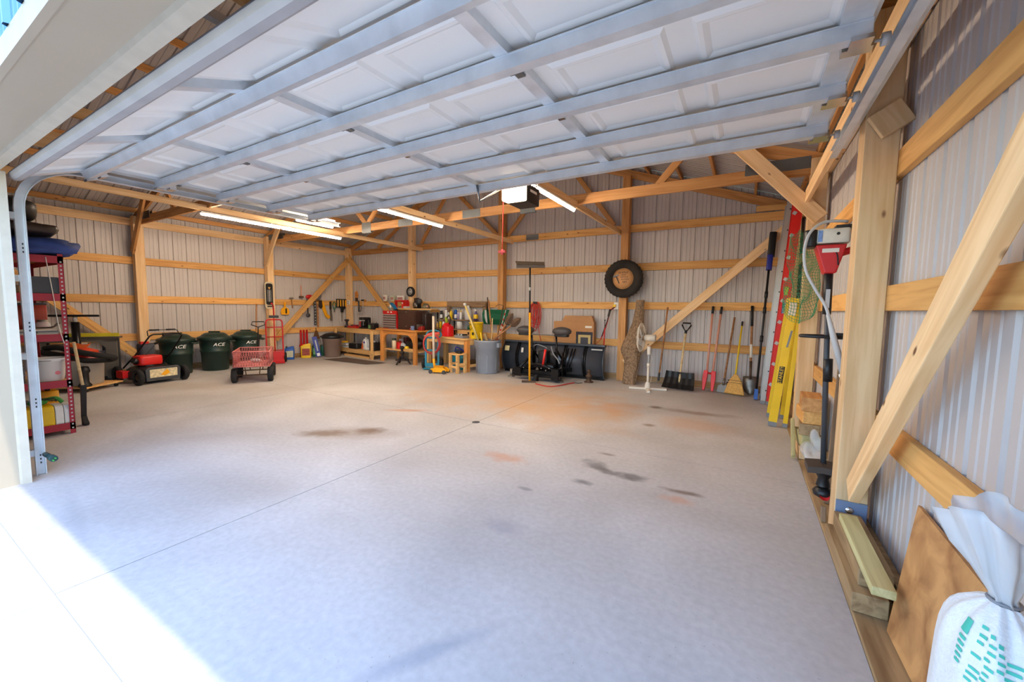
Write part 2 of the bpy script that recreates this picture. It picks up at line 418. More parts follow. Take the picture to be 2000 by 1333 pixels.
floor = S('floor')
MB().bb(-10.4, .484, .455, 7.95, -.14, -.006).obj('slab_base', JOINT, floor)
xs = [-10.4, -6.2, -2.74, .484]; ys = [.4505, 3.85, 7.95]; g = .0035
for i in range(3):
    for j in range(2):
        MB().bb(xs[i] + g, xs[i + 1] - (g if i < 2 else 0), ys[j] + g, ys[j + 1] - g, -.10, 0).obj('slab', CONC, floor)
MB().lathe([(0, .001), (.045, .001), (.05, -.004)], 18, (-2.74, 3.85, .002)).obj('drain_cap', DGREY, floor)
apron = S('floor_apron'); xs = [-9.2, -5.95, -2.705, .6, 3.9]; ys = [-1.9, .454]
MB().bb(-9.2, 3.9, -1.9, .456, -.2, -.004).obj('slab_base', AJOINT, apron)
MB().bb(-20, 14, -22, -1.9, -.205, -.02).obj('unseen_low_bounce_drive', LOWBOUNCE, apron)  # unseen dark ground, added to cut sun bounce onto the header and door
for i in range(4):
    for j in range(1):
        MB().bb(xs[i] + .003, xs[i + 1] - .003, ys[j] + .003, ys[j + 1] - .003, -.15, -.002).obj('slab', APRON, apron)
gr = MB().bb(-60, 60, -60, 60, -.5, -.21).obj('ground', GRASS); gr['kind'] = 'structure'

# ---- ribbed steel panels
PITCH = .2286
def prof(length):
    u = []; k = 0
    while k * PITCH < length - 1e-6:
        for a, d in ((0, 0), (.010, .019), (.030, .019), (.040, 0), (.098, 0), (.104, .005), (.116, .005), (.122, 0), (.160, 0), (.166, .005), (.178, .005), (.184, 0)):
            if k * PITCH + a <= length: u.append((k * PITCH + a, d))
        k += 1
    u.append((length, 0)); return u
def panel(name, org, du, outw, length, z0, ztop, m, parent):
    """vertical ribbed sheet; ztop is a function of the point along it"""
    du = Vector(du); outw = Vector(outw); vs = []; pr = prof(length)
    for a, d in pr:
        p = Vector(org) + du * a + outw * d
        vs.append((p.x, p.y, z0)); vs.append((p.x, p.y, ztop(p)))
    fs = [(2 * i, 2 * i + 2, 2 * i + 3, 2 * i + 1) for i in range(len(pr) - 1)]
    return MB().add(vs, fs).obj(name, m, parent)
PW = .9144
def wall_panels(parent, org, du, outw, total, z0, ztop, m):
    a = 0
    while a < total - .01:
        L = min(PW, total - a); o = Vector(org) + Vector(du) * a
        panel('panel', o, du, outw, L, z0, ztop, m, parent); a += PW
wall_back = S('wall_back'); wall_left = S('wall_left'); wall_right = S('wall_right'); wall_front = S('wall_front')
gab = lambda p: zt(p.x) + .09
wall_panels(wall_back, (XL, YB, 0), (1, 0, 0), (0, 1, 0), XR - XL, 0, gab, SHEET)
wall_panels(wall_left, (XL, .42, 0), (0, 1, 0), (-1, 0, 0), YB - .42, 0, lambda p: 3.10, SHEET)
wall_panels(wall_right, (XR, .42, 0), (0, 1, 0), (1, 0, 0), YB - .42, 0, lambda p: 3.10, SHEET)
wall_panels(wall_front, (XL, YF, 0), (1, 0, 0), (0, -1, 0), -4.74 - XL, 0, gab, BLUESH)
wall_panels(wall_front, (-4.74, YF, 0), (1, 0, 0), (0, -1, 0), .40 + 4.74, 2.40, gab, BLUESH)
wall_panels(wall_front, (.40, YF, 0), (1, 0, 0), (0, -1, 0), XR - .40, 0, gab, BLUESH)

# ---- girts
for z in (.72, 1.455, 2.19):
    for a, b_ in ((XL + .04, -4.85), (-4.85, XR - .04)):
        board('girt', (a, YB - .02, z), (b_, YB - .02, z), .14, .038, GIRT, wall_back)
    for X, wl in ((XL + .02, wall_left), (XR - .02, wall_right)):
        for a, b_ in ((.46, 3.07), (3.07, 5.5), (5.5, YB - .04)):
            board('girt', (X, a, z), (X, b_, z), .14, .038, GIRT, wl)
    board('girt', (XL + .04, YF + .02, z), (-4.85, YF + .02, z), .14, .038, GIRT, wall_front)
board('girt', (-4.8, YB - .02, 3.64), (-2.1, YB - .02, 3.64), .10, .038, GIRT, wall_back)
board('girt', (.05, YB - .09, 3.05), (.50, YB - .09, 3.05), .09, .038, GIRT, wall_back)
for X, wl in ((XL + .03, wall_left), (XR - .03, wall_right)):
    for a, b_ in ((.46, 3.07), (3.07, 5.5), (5.5, YB - .04)):
        board('eave_girt', (X, a, 2.92), (X, b_, 2.92), .14, .05, PINE, wl)
# ---- posts
def post(x, y, z1, parent, m=PINE, w=.14, d=.15):
    return board('post', (x, y, 0), (x, y, z1), w, d, m, parent, up=(1, 0, 0))
for y in (.50, 3.07, 5.50): post(XL + .04 + .075, y, 3.02, wall_left)
for y in (3.07, 5.50): post(XR - .04 - .075, y, 3.02, wall_right, PINE, .15, .15)
post(XR - .115, .54, 3.02, wall_right)
post(XL + .115, YB - .115, 3.05, wall_left); post(XR - .115, YB - .115, 3.05, wall_right)
for x, m_ in ((-7.60, PINE), (-4.83, AMBER), (-2.06, AMBER)): post(x, YB - .115, zt(x) - .14, wall_back, m_)
# ---- diagonal braces
XI = XL + .185
board('diagonal_brace', (XI + .0, 1.30, 2.02), (XI, 3.02, .30), .14, .038, GIRT, wall_left, up=(0, 1, 1))
board('diagonal_brace', (XI, 5.56, .52), (XI, 7.72, 2.72), .14, .038, GIRT, wall_left, up=(0, -1, 1))
board('diagonal_brace', (-9.98, YB - .21, 2.75), (-8.14, YB - .21, .95), .14, .038, GIRT, wall_back, up=(1, 0, 1))
board('diagonal_brace', (-1.98, YB - .21, .36), (.54, YB - .21, 2.75), .14, .038, PINE, wall_back, up=(-1, 0, 1))
XJ = .585
board('diagonal_brace', (XJ, 2.93, .34), (XJ, .62, 2.68), .135, .05, PINE, wall_right, up=(0, 1, 1))
# ---- knee braces up to the trusses
for y in (3.07, 5.5):
    board('knee_brace', (XL + .14, y - .096, 2.34), (XL + .80, y - .096, 3.26), .14, .038, PINE if y > 4 else AMBER, wall_left, up=(-1, 0, 1))
    e_ = (XR - .95, y - .10, 3.34) if y > 4 else (XR - .125, y - .10, 2.48)      # the near one is cut short under the door track
    board('knee_brace', (XR - (.08 if y > 4 else .055), y - .10, 2.37 if y > 4 else 2.36), e_, .15, .038, PINE, wall_right, up=(1, 0, 1))
# ---- grade boards at the foot of the walls
MB().bb(XL + .04, XR - .05, YB - .045, YB - .005, 0, .11).obj('baseboard_back', TREATED)['kind'] = 'structure'
MB().bb(XL + .005, XL + .045, .46, YB - .05, 0, .11).obj('baseboard_left', TREATED)['kind'] = 'structure'
br = S('baseboard_right')
for a, b_ in ((.46, 3.85), (3.855, 7.84)):
    board('plank', (.575, a, .0), (.575, b_, .0), .178, .03, TREATED, br, up=(1, 0, 0))
    MB().bb(XR - .045, XR - .005, a, b_, 0, .11).obj('plank', TREATED, br)

# ---- roof: trusses, purlins, sheets, bracing boards
ceiling = S('ceiling')
def truss(y, m):
    t = S('roof_truss', ceiling); h = .07 / math.cos(math.atan(.351))
    for a, b_ in ((XL + .05, RIDGE), (RIDGE, XR - .05)):
        board('bottom_chord', (a, y, 2.93), (b_, y, 2.93), .14, .038, m, t)
        board('top_chord', (a, y, zt(a) - h), (b_, y, zt(b_) - h), .14, .038, m, t)
    for s in (-1, 1):
        q, k = RIDGE + s * 1.81, RIDGE + s * 2.72
        board('web', (k, y, zt(k) - .12), (q, y, 2.98), .089, .036, m, t, up=(1, 0, .3))
        board('web', (q, y, 2.98), (RIDGE + s * .03, y, zt(RIDGE) - .16), .089, .036, m, t, up=(1, 0, .3))
        k2 = RIDGE + s * 4.1
        board('web', (k2, y, zt(k2) - .1), (RIDGE + s * 3.7, y, 2.98), .089, .036, m, t, up=(1, 0, .3))
        for px, pz, pw, ph in ((q, 2.93, .26, .2), (RIDGE + s * 4.98, 3.0, .62, .13), (RIDGE + s * .75, 2.93, .36, .13), (k, zt(k) - .08, .2, .16)):
            for d in (-.021, .021):
                MB().box((px, y + d, pz), (pw, .003, ph)).obj('gusset_plate', GALVD, t)
    MB().box((RIDGE, y - .021, zt(RIDGE) - .14), (.4, .003, .22)).obj('gusset_plate', GALVD, t)
    return t
for y, m_ in ((.56, PINE), (3.07, AMBER), (5.50, AMBER)): truss(y, m_)
t_end = S('roof_truss', ceiling); h = .07 / math.cos(math.atan(.351)); ye = YB - .06
for a, b_ in ((XL + .05, RIDGE), (RIDGE, XR - .05)):
    board('bottom_chord', (a, ye + .02, 2.92), (b_, ye + .02, 2.92), .14, .038, AMBER if a < -8 else GIRT, t_end)
    board('top_chord', (a, ye, zt(a) - h), (b_, ye, zt(b_) - h), .14, .038, AMBER, t_end)
for a, b_, u, v in ((-4.95, 3.0, -6.3, 4.25), (-4.7, 3.0, -3.9, 3.9), (-7.4, 3.9, -8.9, 3.0), (-7.3, 3.0, -6.4, 4.2), (-3.2, 4.2, -2.3, 3.0)):
    board('web', (a, ye - .03, b_), (u, ye - .03, v), .089, .036, AMBER, t_end, up=(1, 0, .3))
MB().box((-4.1, ye - .005, 2.92), (.3, .004, .12)).obj('gusset_plate', GALVD, t_end)
sl = math.atan(.351)
for s in (-1, 1):
    for k in range(10):
        d = .08 + k * .605
        x = RIDGE + s * (5.44 - d * math.cos(sl)); z = zt(x) + .045
        if k == 9: x = RIDGE + s * .10; z = zt(x) + .045
        board('purlin', (x, .42, z), (x, YB - .01, z), .089, .038, AMBER, ceiling)
    # sheets, ribs running down the slope
    for j in range(9):
        y0 = .30 + j * PW; vs = []; L = min(PW, YB + .12 - y0)
        if L <= 0: continue
        pr = prof(L)
        for a, d in pr:
            for x in (RIDGE, RIDGE + s * 5.72):
                vs.append((x, y0 + a, zt(x) + .093 + d))
        MB().add(vs, [(2 * i, 2 * i + 2, 2 * i + 3, 2 * i + 1) for i in range(len(pr) - 1)]).obj('roof_panel', ROOFS, ceiling)
MB().box((RIDGE, (YB + .3) / 2 + .05, zt(RIDGE) + .125), (.3, YB, .02)).obj('ridge_cap', ROOFS, ceiling)
for x in (-7.30, -4.60, -2.17):
    board('bracing_board', (x, .62, 2.855), (x, YB - .04, 2.855), .089, .038, PINE, ceiling)
# track hanger board along the right posts and a short block in the far corner
board('hanger_board', (.50, .62, 2.62), (.50, 5.44, 2.62), .14, .038, PINE, wall_right)
board('hanger_board', (-4.86, .62, 2.66), (-4.86, 3.40, 2.66), .14, .038, PINE, ceiling)

# ---- door opening trim
t1 = MB().bb(-4.66, .42, .43, .68, 2.325, 2.62).obj('trim_1', TRIM, bevel=.004); t1['kind'] = 'structure'
MB().prism([(.405, 2.305), (.43, 2.305), (.43, 2.385), (.405, 2.40)], -4.70, .44, 'X').obj('outer_lip', TRIM, t1)
MB().prism([(.615, 2.325), (.625, 2.31), (.655, 2.302), (.672, 2.298), (.676, 2.31), (.67, 2.335), (.615, 2.335)], -4.65, .42, 'X').obj('door_seal', SEAL, t1)
t2 = MB().bb(-4.72, -4.65, .43, .68, -.004, 2.325).obj('trim_2', TRIM, bevel=.004); t2['kind'] = 'structure'
MB().bb(-4.74, -4.63, .405, .43, -.004, 2.40).obj('outer_lip', TRIM, t2)
MB().prism([(-4.655, .64), (-4.635, .655), (-4.625, .70), (-4.655, .70)], 0, 2.3, 'Z').obj('door_seal', SEAL, t2)
t3 = MB().bb(.42, .49, .43, .68, -.004, 2.325).obj('trim_3', TRIM, bevel=.004); t3['kind'] = 'structure'

# ================================================================ OVERHEAD DOOR
door = tag(S('door_1'), 'white sectional overhead garage door raised under the roof, galvanised struts across it', 'garage door')
DX0, DX1, NS, SL = -4.70, .375, 5, .488
STX = (-4.63, -3.43, -2.20, -.98, .30)
def section(k):
    """local: x across, y along travel 0..SL, z up; skin underside at 0"""
    e = bpy.data.objects.new('door_section', None); C.objects.link(e); e.parent = door
    MB().bb(DX0, DX1, .004, SL - .004, 0, .012).obj('skin', WDOOR, e)
    MB().bb(DX0, DX1, .002, .02, -.03, .0).bb(DX0, DX1, SL - .02, SL - .002, -.03, 0).obj('edge_rail', WDOOR, e)
    n = 8; wd = (DX1 - DX0 - .10) / n
    for i in range(n):                                       # pressed panels: a raised frame round a flat field
        a = DX0 + .05 + i * wd + .05; b_ = DX0 + .05 + (i + 1) * wd - .05; y0, y1 = .085, SL - .075
        m = MB(); o = 0.0
        vs = []
        for ins, z in ((0, 0), (.018, -.014), (.036, -.014), (.060, -.001)):
            vs += [(a + ins, y0 + ins, z), (b_ - ins, y0 + ins, z), (b_ - ins, y1 - ins, z), (a + ins, y1 - ins, z)]
        fs = [(4 * r + q, 4 * r + (q + 1) % 4, 4 * r + 4 + (q + 1) % 4, 4 * r + 4 + q) for r in range(3) for q in range(4)] + [(12, 13, 14, 15)]
        m.add(vs, fs).obj('pressed_panel', WDOOR, e)
    for i, x in enumerate(STX):
        wv = .075 if 0 < i < 4 else .11
        st = MB().prism([(x - wv / 2, 0), (x - wv / 2 + .006, -.036), (x + wv / 2 - .006, -.036), (x + wv / 2, 0)], .01, SL - .012, 'Y').obj('stile', GALV, e)
        MB().bb(x - .02, x + .02, SL - .10, SL - .02, -.046, -.036).cyl((x - .035, SL, -.045), (x + .035, SL, -.045), .009, n=8).bb(x - .02, x + .02, SL - .03, SL + .05, -.046, -.037).obj('hinge', GALVD if k % 2 else CHROME, st)
    ys = SL - .135
    # U-shaped strut with turned lips
    pr = [(ys, -.036), (ys + .012, -.036), (ys + .016, -.088), (ys + .062, -.088), (ys + .066, -.036), (ys + .078, -.036), (ys + .078, -.040), (ys + .070, -.040), (ys + .066, -.093), (ys + .012, -.093), (ys + .008, -.040), (ys, -.040)]
    MB().prism(pr, DX0 + .02, DX1 - .02, 'X').obj('strut', GALV, e)
    for x in (DX0 + .05, DX1 - .05):
        MB().box((x, SL - .10, -.10), (.07, .07, .016)).box((x, SL - .02, -.07), (.10, .05, .05)).obj('roller_bracket', CHROME, e)
        s = -1 if x < -2 else 1
        MB().cyl((x, SL - .02, -.07), (x + s * .10, SL - .02, -.07), .006, n=8).cyl((x + s * .075, SL - .02, -.07), (x + s * .10, SL - .02, -.07), .024, n=14).obj('roller', LGREY, e)
    return e
y, z = .745, 2.315
for k in range(NS):
    e = section(k); a = (.38, .03, 0, 0, 0)[k]
    e.location = (0, y, z); e.rotation_euler = (a, 0, 0)
    y += SL * math.cos(a); z += SL * math.sin(a)
    if k == 0:
        MB().prism([(-.012, .012), (-.03, -.004), (-.034, -.03), (-.02, -.05), (.015, -.058), (.05, -.045), (.06, -.02), (.05, 0), (.02, .012)], DX0, DX1, 'X').obj('bottom_seal', mat('seal_grey', (176, 172, 170), .7, var=.08), e)
DOORZ = z
# ---- tracks
def track(x, sgn, label):
    t = T('door_track', label, 'door track', (x, 0, 0)); r = .35; zt_ = DOORZ - .075
    path = [(0, .775, 0.0), (0, .775, zt_ - r)] + arc((0, .775 + r, zt_ - r), r, PI, PI / 2, 10, 'YZ')[1:] + [(0, 3.55, zt_ + .02)]
    vs = []; pr = [(-.028, -.016), (-.028, .022), (.028, .022), (.028, -.016), (.022, -.016), (.022, .016), (-.022, .016), (-.022, -.016)]
    pts = [Vector(p) for p in path]
    for i, p in enumerate(pts):
        a = pts[max(i - 1, 0)]; b_ = pts[min(i + 1, len(pts) - 1)]; d = (b_ - a).normalized(); nn = Vector((0, -d.z, d.y))
        vs += [p + nn * u + Vector((sgn * v, 0, 0)) for u, v in pr]
    n = 8; fs = [(i * n + q, i * n + (q + 1) % n, (i + 1) * n + (q + 1) % n, (i + 1) * n + q) for i in range(len(pts) - 1) for q in range(n)]
    MB().add(vs, fs).obj('rail', GALV, t)
    for zz in (.18, .95, 1.55, 2.02): MB().bb(min(0, sgn * .1), max(0, sgn * .1), .70, .76, zz - .025, zz + .025).obj('bracket', GALV, t)
    sl_ = MB()
    for zz in (.1, .55, 1.15, 1.75):
        for q in range(3): sl_.box((-sgn * .0165, .775, zz + q * .03), (.002, .008, .014))
    sl_.obj('slots', BLACK, t)['kind'] = 'stuff'
    MB().bb(min(sgn * .02, sgn * .06), max(sgn * .02, sgn * .06), 1.2, 3.5, zt_ + .03, zt_ + .08).obj('angle_iron', GALV, t)
    return t
track(-4.79, -1, 'galvanised steel door track on the left door jamb, upright and curving back')
track(.455, 1, 'galvanised steel door track along the right posts near the ceiling')

# ---------------------------------------------------------------- shop lights and opener
def shop_light(x, y0, y1, z, label, n=2):
    t = T('shop_light', label, 'light', (x, y0, z), group='tube shop lights under the bracing boards')
    L = (y1 - y0) / n
    for i in range(n):
        a, b_ = i * L + .01, (i + 1) * L - .01
        h = MB().prism([(-.032, .03), (-.032, .012), (-.02, .0), (.02, 0), (.032, .012), (.032, .03)], a, b_, 'Y').obj('housing', WHITE, t)
        MB().tube([(0, a + .01, -.008), (0, b_ - .01, -.008)], .017, 10).obj('tube', TUBE, h)
        for yy in (a + .15, b_ - .15): MB().bb(-.004, .004, yy - .006, yy + .006, .03, .045).obj('clip', GALV, h)
    return t
shop_light(-7.30, 2.96, 5.44, 2.765, 'long lit tube light under the board nearest the bins wall')
shop_light(-6.85, 4.20, 4.94, 2.865, 'short lit tube light peeking out beside the door edge on the bins side', 1)
shop_light(-4.60, 2.96, 5.44, 2.765, 'lit tube light between the door and the tool chests')
shop_light(-2.17, 2.96, 5.40, 2.765, 'lit tube light right beside the door opener')

op = T('garage_door_opener', 'black and white garage door opener with a lit lens hanging from the roof', 'opener', (-1.98, 3.42, 2.40))
MB().rbox((0, .16, .085), (.23, .26, .17), .015).obj('housing', BLACK, op, .004)
MB().rbox((0, -.03, .085), (.22, .12, .165), .02).obj('lens', LENS, op)
MB().bb(.1145, .1165, .08, .22, .10, .125).obj('label_plate', WHITE, op)
for a in (-.08, .09):
    MB().bb(a - .012, a + .012, .20, .204, .17, .60).obj('hanger_strap', GALV, op); MB().bb(a - .012, a + .012, .0, .004, .17, .60).obj('hanger_strap', GALV, op)
MB().bb(-.10, .12, -.01, .01, .17, .19).obj('mount_angle', GALV, op); MB().bb(-.10, .12, .19, .21, .17, .19).obj('mount_angle', GALV, op)
MB().bb(-.02, .02, -2.72, .0, .15, .185).obj('rail', GALV, op)
MB().tube([(-.16, -.42, .07), (-.17, -.36, -.06), (-.05, -.10, .13)], .010, 8).obj('door_arm', GALVD, op)
cr = MB().tube(spline([(-.13, -.02, .13), (-.13, -.02, -.15), (-.135, -.02, -.45)], 4), .004, 6).obj('release_cord', REDB, op)
MB().box((-.135, -.02, -.47), (.075, .02, .022)).cyl((-.135, -.02, -.5), (-.135, -.02, -.45), .012).obj('release_handle', mat('handle_pink', (226, 84, 84), .5, var=.03), cr)

# ================================================================ LEFT SIDE
# ---- red boltless rack by the front wall
rack = T('storage_rack', 'tall red metal storage rack beside the door track, five shelves full of gear', 'rack', (-6.05, 1.24, 0))
RW, RD, RH = 1.22, .50, 1.86; SH = (.10, .55, 1.03, 1.44, 1.82)
for px in (0, -RW):
    for py in (0, -RD):
        sx = -1 if px == 0 else 1; sy = -1
        sy = -1 if py == 0 else 1
        p = MB().bb(min(px, px + sx * .04), max(px, px + sx * .04), min(py, py + sy * .003), max(py, py + sy * .003), 0, RH)
        p.bb(min(px, px + sx * .003), max(px, px + sx * .003), min(py, py + sy * .04), max(py, py + sy * .04), 0, RH)
        po = p.obj('upright', RACKRED, rack)
        h = MB(); zz = .06
        while zz < RH - .04:
            h.box((px - sx * .0006, py + sy * .02, zz), (.002, .013, .016)); h.box((px + sx * .02, py - sy * .0006, zz), (.013, .002, .016)); zz += .04
        tag(h.obj('slots', LGREY, po), kind='stuff')
for z in SH:
    s_ = MB().bb(-RW + .004, -.004, -RD + .004, -.004, z, z + .012).obj('shelf', MATS['plywood'], rack)
    for a in ((-RW, 0, -.004, .0), (-RW, 0, -RD, -RD + .004)):
        MB().bb(a[0], a[1], a[2], a[3], z - .055, z + .018).obj('beam', RACKRED, s_)
    for x in (0, -RW):
        MB().bb(min(x, x - .004 if x == 0 else x + .004), max(x, x - .004 if x == 0 else x + .004), -RD, 0, z - .055, z + .018).obj('beam', RACKRED, s_)
def blob(name, label, cat, c, d, m, rz=0, jit=.18, group=None):
    """a soft cloth or leather bundle resting at c (base centre)"""
    o = MB().ball((0, 0, d[2] / 2), (d[0] / 2, d[1] / 2, d[2] / 2), 22, 12, jit=jit)
    v = []
    for p in o.v:
        p = Vector(p); k = max(0, min(1, p.z / d[2])); q = 1 - abs(2 * k - 1) ** 3 * .0
        x = math.copysign(abs(2 * p.x / d[0]) ** .6, p.x) * d[0] / 2; y_ = math.copysign(abs(2 * p.y / d[1]) ** .6, p.y) * d[1] / 2
        z = (math.copysign(abs(2 * k - 1) ** .7, 2 * k - 1) + 1) / 2 * d[2]
        w_ = mnoise.noise(Vector((x * 6 + c[0], y_ * 6, z * 8))) * jit * min(d) * .6
        v.append((x + w_, y_ + w_, max(0, z + w_ * (k > .3))))
    o.v = v; ob = o.obj(name, m); ob.location = c; ob.rotation_euler = (0, 0, rz)
    return tag(ob, label, cat, group)
RX0, RY0 = -6.05, 1.24
blob('folded_tarp', 'blue padded cover with a dark end lying on the top shelf of the red rack', 'cover', (RX0 - .40, RY0 - .24, 1.839), (.98, .74, .17), TARP, .1, .45)
blob('leather_case', 'dark brown folded leather bundle on top of the blue cover', 'case', (RX0 - .24, RY0 - .25, 2.03), (.64, .46, .13), DBROWN, .15, .3)
blob('black_case', 'black soft case piled highest on the red rack', 'case', (RX0 - .30, RY0 - .30, 2.172), (.50, .36, .24), BLACK, .05, .2)
bc = T('black_box', 'black box with a grey end on the second-highest rack shelf', 'box', (RX0 - .22, RY0 - .14, 1.455))
MB().rbox((0, 0, .085), (.40, .20, .17), .01).obj('body', BLACK, bc); MB().bb(.10, .205, -.102, .102, .006, .168).obj('end_panel', DGREY, bc)
blob('camouflage_bag', 'olive cloth bag beside the black box on the red rack', 'bag', (RX0 - .34, RY0 - .405, 1.456), (.5, .10, .12), OLIVE, 0, .25)
blob('tan_bag', 'tan rolled cloth in front of the olive bag on the red rack', 'cloth', (RX0 - .08, RY0 - .295, 1.456), (.14, .07, .08), TAN, .3, .25)
rb = T('red_tool_tray', 'dark red metal box standing on the middle shelf of the red rack', 'box', (RX0 - .62, RY0 - .22, 1.045))
MB().rbox((-.01, 0, .15), (.32, .34, .30), .01).obj('body', mat('brick_red', (150, 52, 34), .6, var=.1), rb); MB().bb(-.17, .15, -.17, .17, .295, .315).obj('lid', DGREY, rb)
for i, (dx, dy, rz, l_) in enumerate(((-.19, -.13, .1, 'flat sheets of paper and card lying on the middle shelf of the red rack'), (-.19, -.355, -.1, 'thin grey magazine under the loose tools on the red rack'))):
    p = T('paper_stack', l_, 'papers', (RX0 + dx, RY0 + dy, 1.043 + i * .0), rz)
    for k in range(4): MB().box((random.uniform(-.02, .02), random.uniform(-.02, .02), .006 + k * .012), (.24, .15, .011), R=RZ(random.uniform(-.06, .06))).obj('sheet', (PAPER, LGREY, MGREY, PAPER)[k], p)
wt = T('hand_tool', 'steel pry tool lying across the papers on the red rack', 'tool', (RX0 - .20, RY0 - .15, 1.095), .5)
MB().tube(spline([(-.16, 0, .01), (0, 0, .012), (.12, 0, .02), (.17, 0, .05)], 5), .009, 8).obj('shaft', STEEL, wt); MB().box((.18, 0, .055), (.04, .03, .008), R=RY(-.6)).obj('blade', STEEL, wt)
jar = T('glass_jar', 'small glass jar next to the dark red box on the rack', 'jar', (RX0 - .395, RY0 - .10, 1.045))
MB().lathe([(0, 0), (.05, 0), (.055, .01), (.055, .10), (.04, .12)], 16).obj('body', CLEARP, jar); MB().lathe([(.042, .115), (.045, .14), (0, .142)], 16).obj('lid', STEEL, jar)
bk = T('white_bucket', 'white plastic bucket with a pink paint blot on the lower shelf of the red rack', 'bucket', (RX0 - .155, RY0 - .135, .563))
MB().lathe([(0, 0), (.105, 0), (.112, .01), (.13, .20), (.140, .205), (.140, .235), (.128, .235), (.124, .21), (.10, .02), (0, .015)], 28).obj('body', WHITE, bk)
MB().lathe([(0, 0), (.018, 0), (.02, .001)], 12, (0.118, .045, .085), R=RY(PI / 2 - .1) ).obj('paint_blot', mat('pink_blot', (232, 128, 132), .6, var=.1), bk)
MB().tube(arc((0, 0, .215), .142, PI, 2 * PI, 12, 'XY'), .003, 6).obj('bail', STEEL, bk)
bs = T('wire_basket', 'grey wire basket behind the white bucket on the red rack', 'basket', (RX0 - .20, RY0 - .39, .563))
for k in range(10): MB().tube([(-.15 + k * .033, -.08, .004), (-.15 + k * .033, -.09, .17)], .003, 5).obj('wire', MGREY, bs); MB().tube([(-.15 + k * .033, .08, .004), (-.15 + k * .033, .09, .17)], .003, 5).obj('wire', MGREY, bs)
for z in (.005, .09, .17): MB().tube([(-.16, -.09, z), (.16, -.09, z), (.16, .09, z), (-.16, .09, z)], .004, 6, True).obj('rim', MGREY, bs)
hz = MB()
hz.tube(spline([(.0, .0, .02), (.05, .02, .10), (.02, .06, .17), (-.06, .04, .12), (-.04, -.05, .02)], 6), .014, 8)
ob = hz.obj('green_hose', GREENB); ob.location = (RX0 - .36, RY0 - .12, .563); tag(ob, 'short green hose curled left of the white bucket on the red rack', 'hose')
cs = T('yellow_white_case', 'ribbed plastic case half yellow half white on the bottom shelf of the red rack', 'case', (RX0 - .13, RY0 - .135, .113))
def ribcase(m, y0, y1, n, nm):
    for k in range(n):
        a = y0 + (y1 - y0) * k / n; b_ = y0 + (y1 - y0) * (k + 1) / n - .004
        MB().prism([(-.12, 0), (.12, 0), (.125, .02), (.122, .15), (.10, .19), (.06, .20), (-.06, .20), (-.10, .19), (-.122, .15), (-.125, .02)], a, b_, 'Y').obj(nm, m, cs, .006)
ribcase(WHITE, .0, .125, 2, 'white_half'); ribcase(YELLOW, -.30, 0, 3, 'yellow_half')
gc = T('green_trimmer', 'bright green corded hand trimmer lying on the yellow and white case', 'trimmer', (RX0 - .12, RY0 - .17, .315))
MB().tube(spline([(0, -.10, .03), (0, .0, .055), (0, .07, .06), (.0, .11, .01)], 6), .018, 8).obj('body', GREENB, gc)
MB().ball((0, -.06, .035), (.05, .07, .035)).obj('motor', GREENB, gc)
for k in range(3): MB().tube([(.03 * math.cos(a) + .01 * k, -.02 + .09 * math.sin(a), .05 + .02 * math.sin(2 * a + k)) for a in [i * .4 for i in range(16)]], .004, 5, True).obj('cord', BLACK, gc)
yb = T('yellow_box', 'small yellow box behind the green trimmer under the lower shelf', 'box', (RX0 - .33, RY0 - .12, .113))
MB().rbox((0, 0, .16), (.14, .14, .32), .01).obj('body', YELLO2, yb)
MB().lathe([(.02, .32), (.02, .35), (0, .352)], 12).obj('cap', BLACK, yb)
tw = T('white_tub', 'white lidded tub beside the yellow case on the bottom shelf', 'tub', (RX0 - .40, RY0 - .34, .113))
MB().lathe([(0, 0), (.09, 0), (.10, .20), (0, .20)], 20).obj('body', WHITE, tw); MB().lathe([(.105, .19), (.108, .22), (0, .225)], 20).obj('lid', LGREY, tw)
MB().tube(spline([(RX0 + .0, RY0 - .10, 1.47), (RX0 + .02, RY0 - .08, 1.40), (RX0 + .012, RY0 - .09, 1.0), (RX0 + .02, RY0 - .06, .62)], 6), .004, 6)
st = MB().tube(spline([(RX0 + .008, RY0 - .12, 1.82), (RX0 + .012, RY0 - .09, 1.45), (RX0 + .012, RY0 - .07, 1.15), (RX0 + .016, RY0 - .04, .95)], 6), .004, 6).obj('hanging_string', PAPER); tag(st, 'pale string hanging down the end of the red rack', 'string')
# snow brush with scraper leaning on the rack's outer upright
sb = T('snow_brush', 'long pale-handled brush with a black bristle head leaning against the red rack', 'brush', (-6.48, 1.46, 0), -.02)
MB().tube(spline([(.33, -.16, .95), (.22, -.11, .60), (.16, -.085, .45)], 5), .014, 8).obj('handle', PALEH, sb)
MB().prism([(.185, .46), (.125, .46), (.07, .08), (.095, .06)], -.10, -.06, 'Y').obj('brush_head', BLACK, sb)
MB().prism([(.075, .11), (.085, .0), (.17, 0), (.20, .03), (.15, .06), (.11, .10)], -.10, -.06, 'Y').obj('scraper', RUBBER, sb)
ln = T('plug_adapter', 'dark green cable plug poking out beside the door track', 'plug', (-4.62, .80, .16))
MB().cyl((-.150, 0, 0), (.02, .0, .01), .018).cyl((.02, 0, .01), (.09, 0, .012), .024).obj('body', mat('dark_teal', (24, 60, 58), .5, var=.1), ln)
MB().cyl((.09, .006, .018), (.115, .006, .018), .005).obj('pin', GREENB, ln); MB().cyl((.09, -.006, .004), (.115, -.006, .004), .005).obj('pin', GREENB, ln)

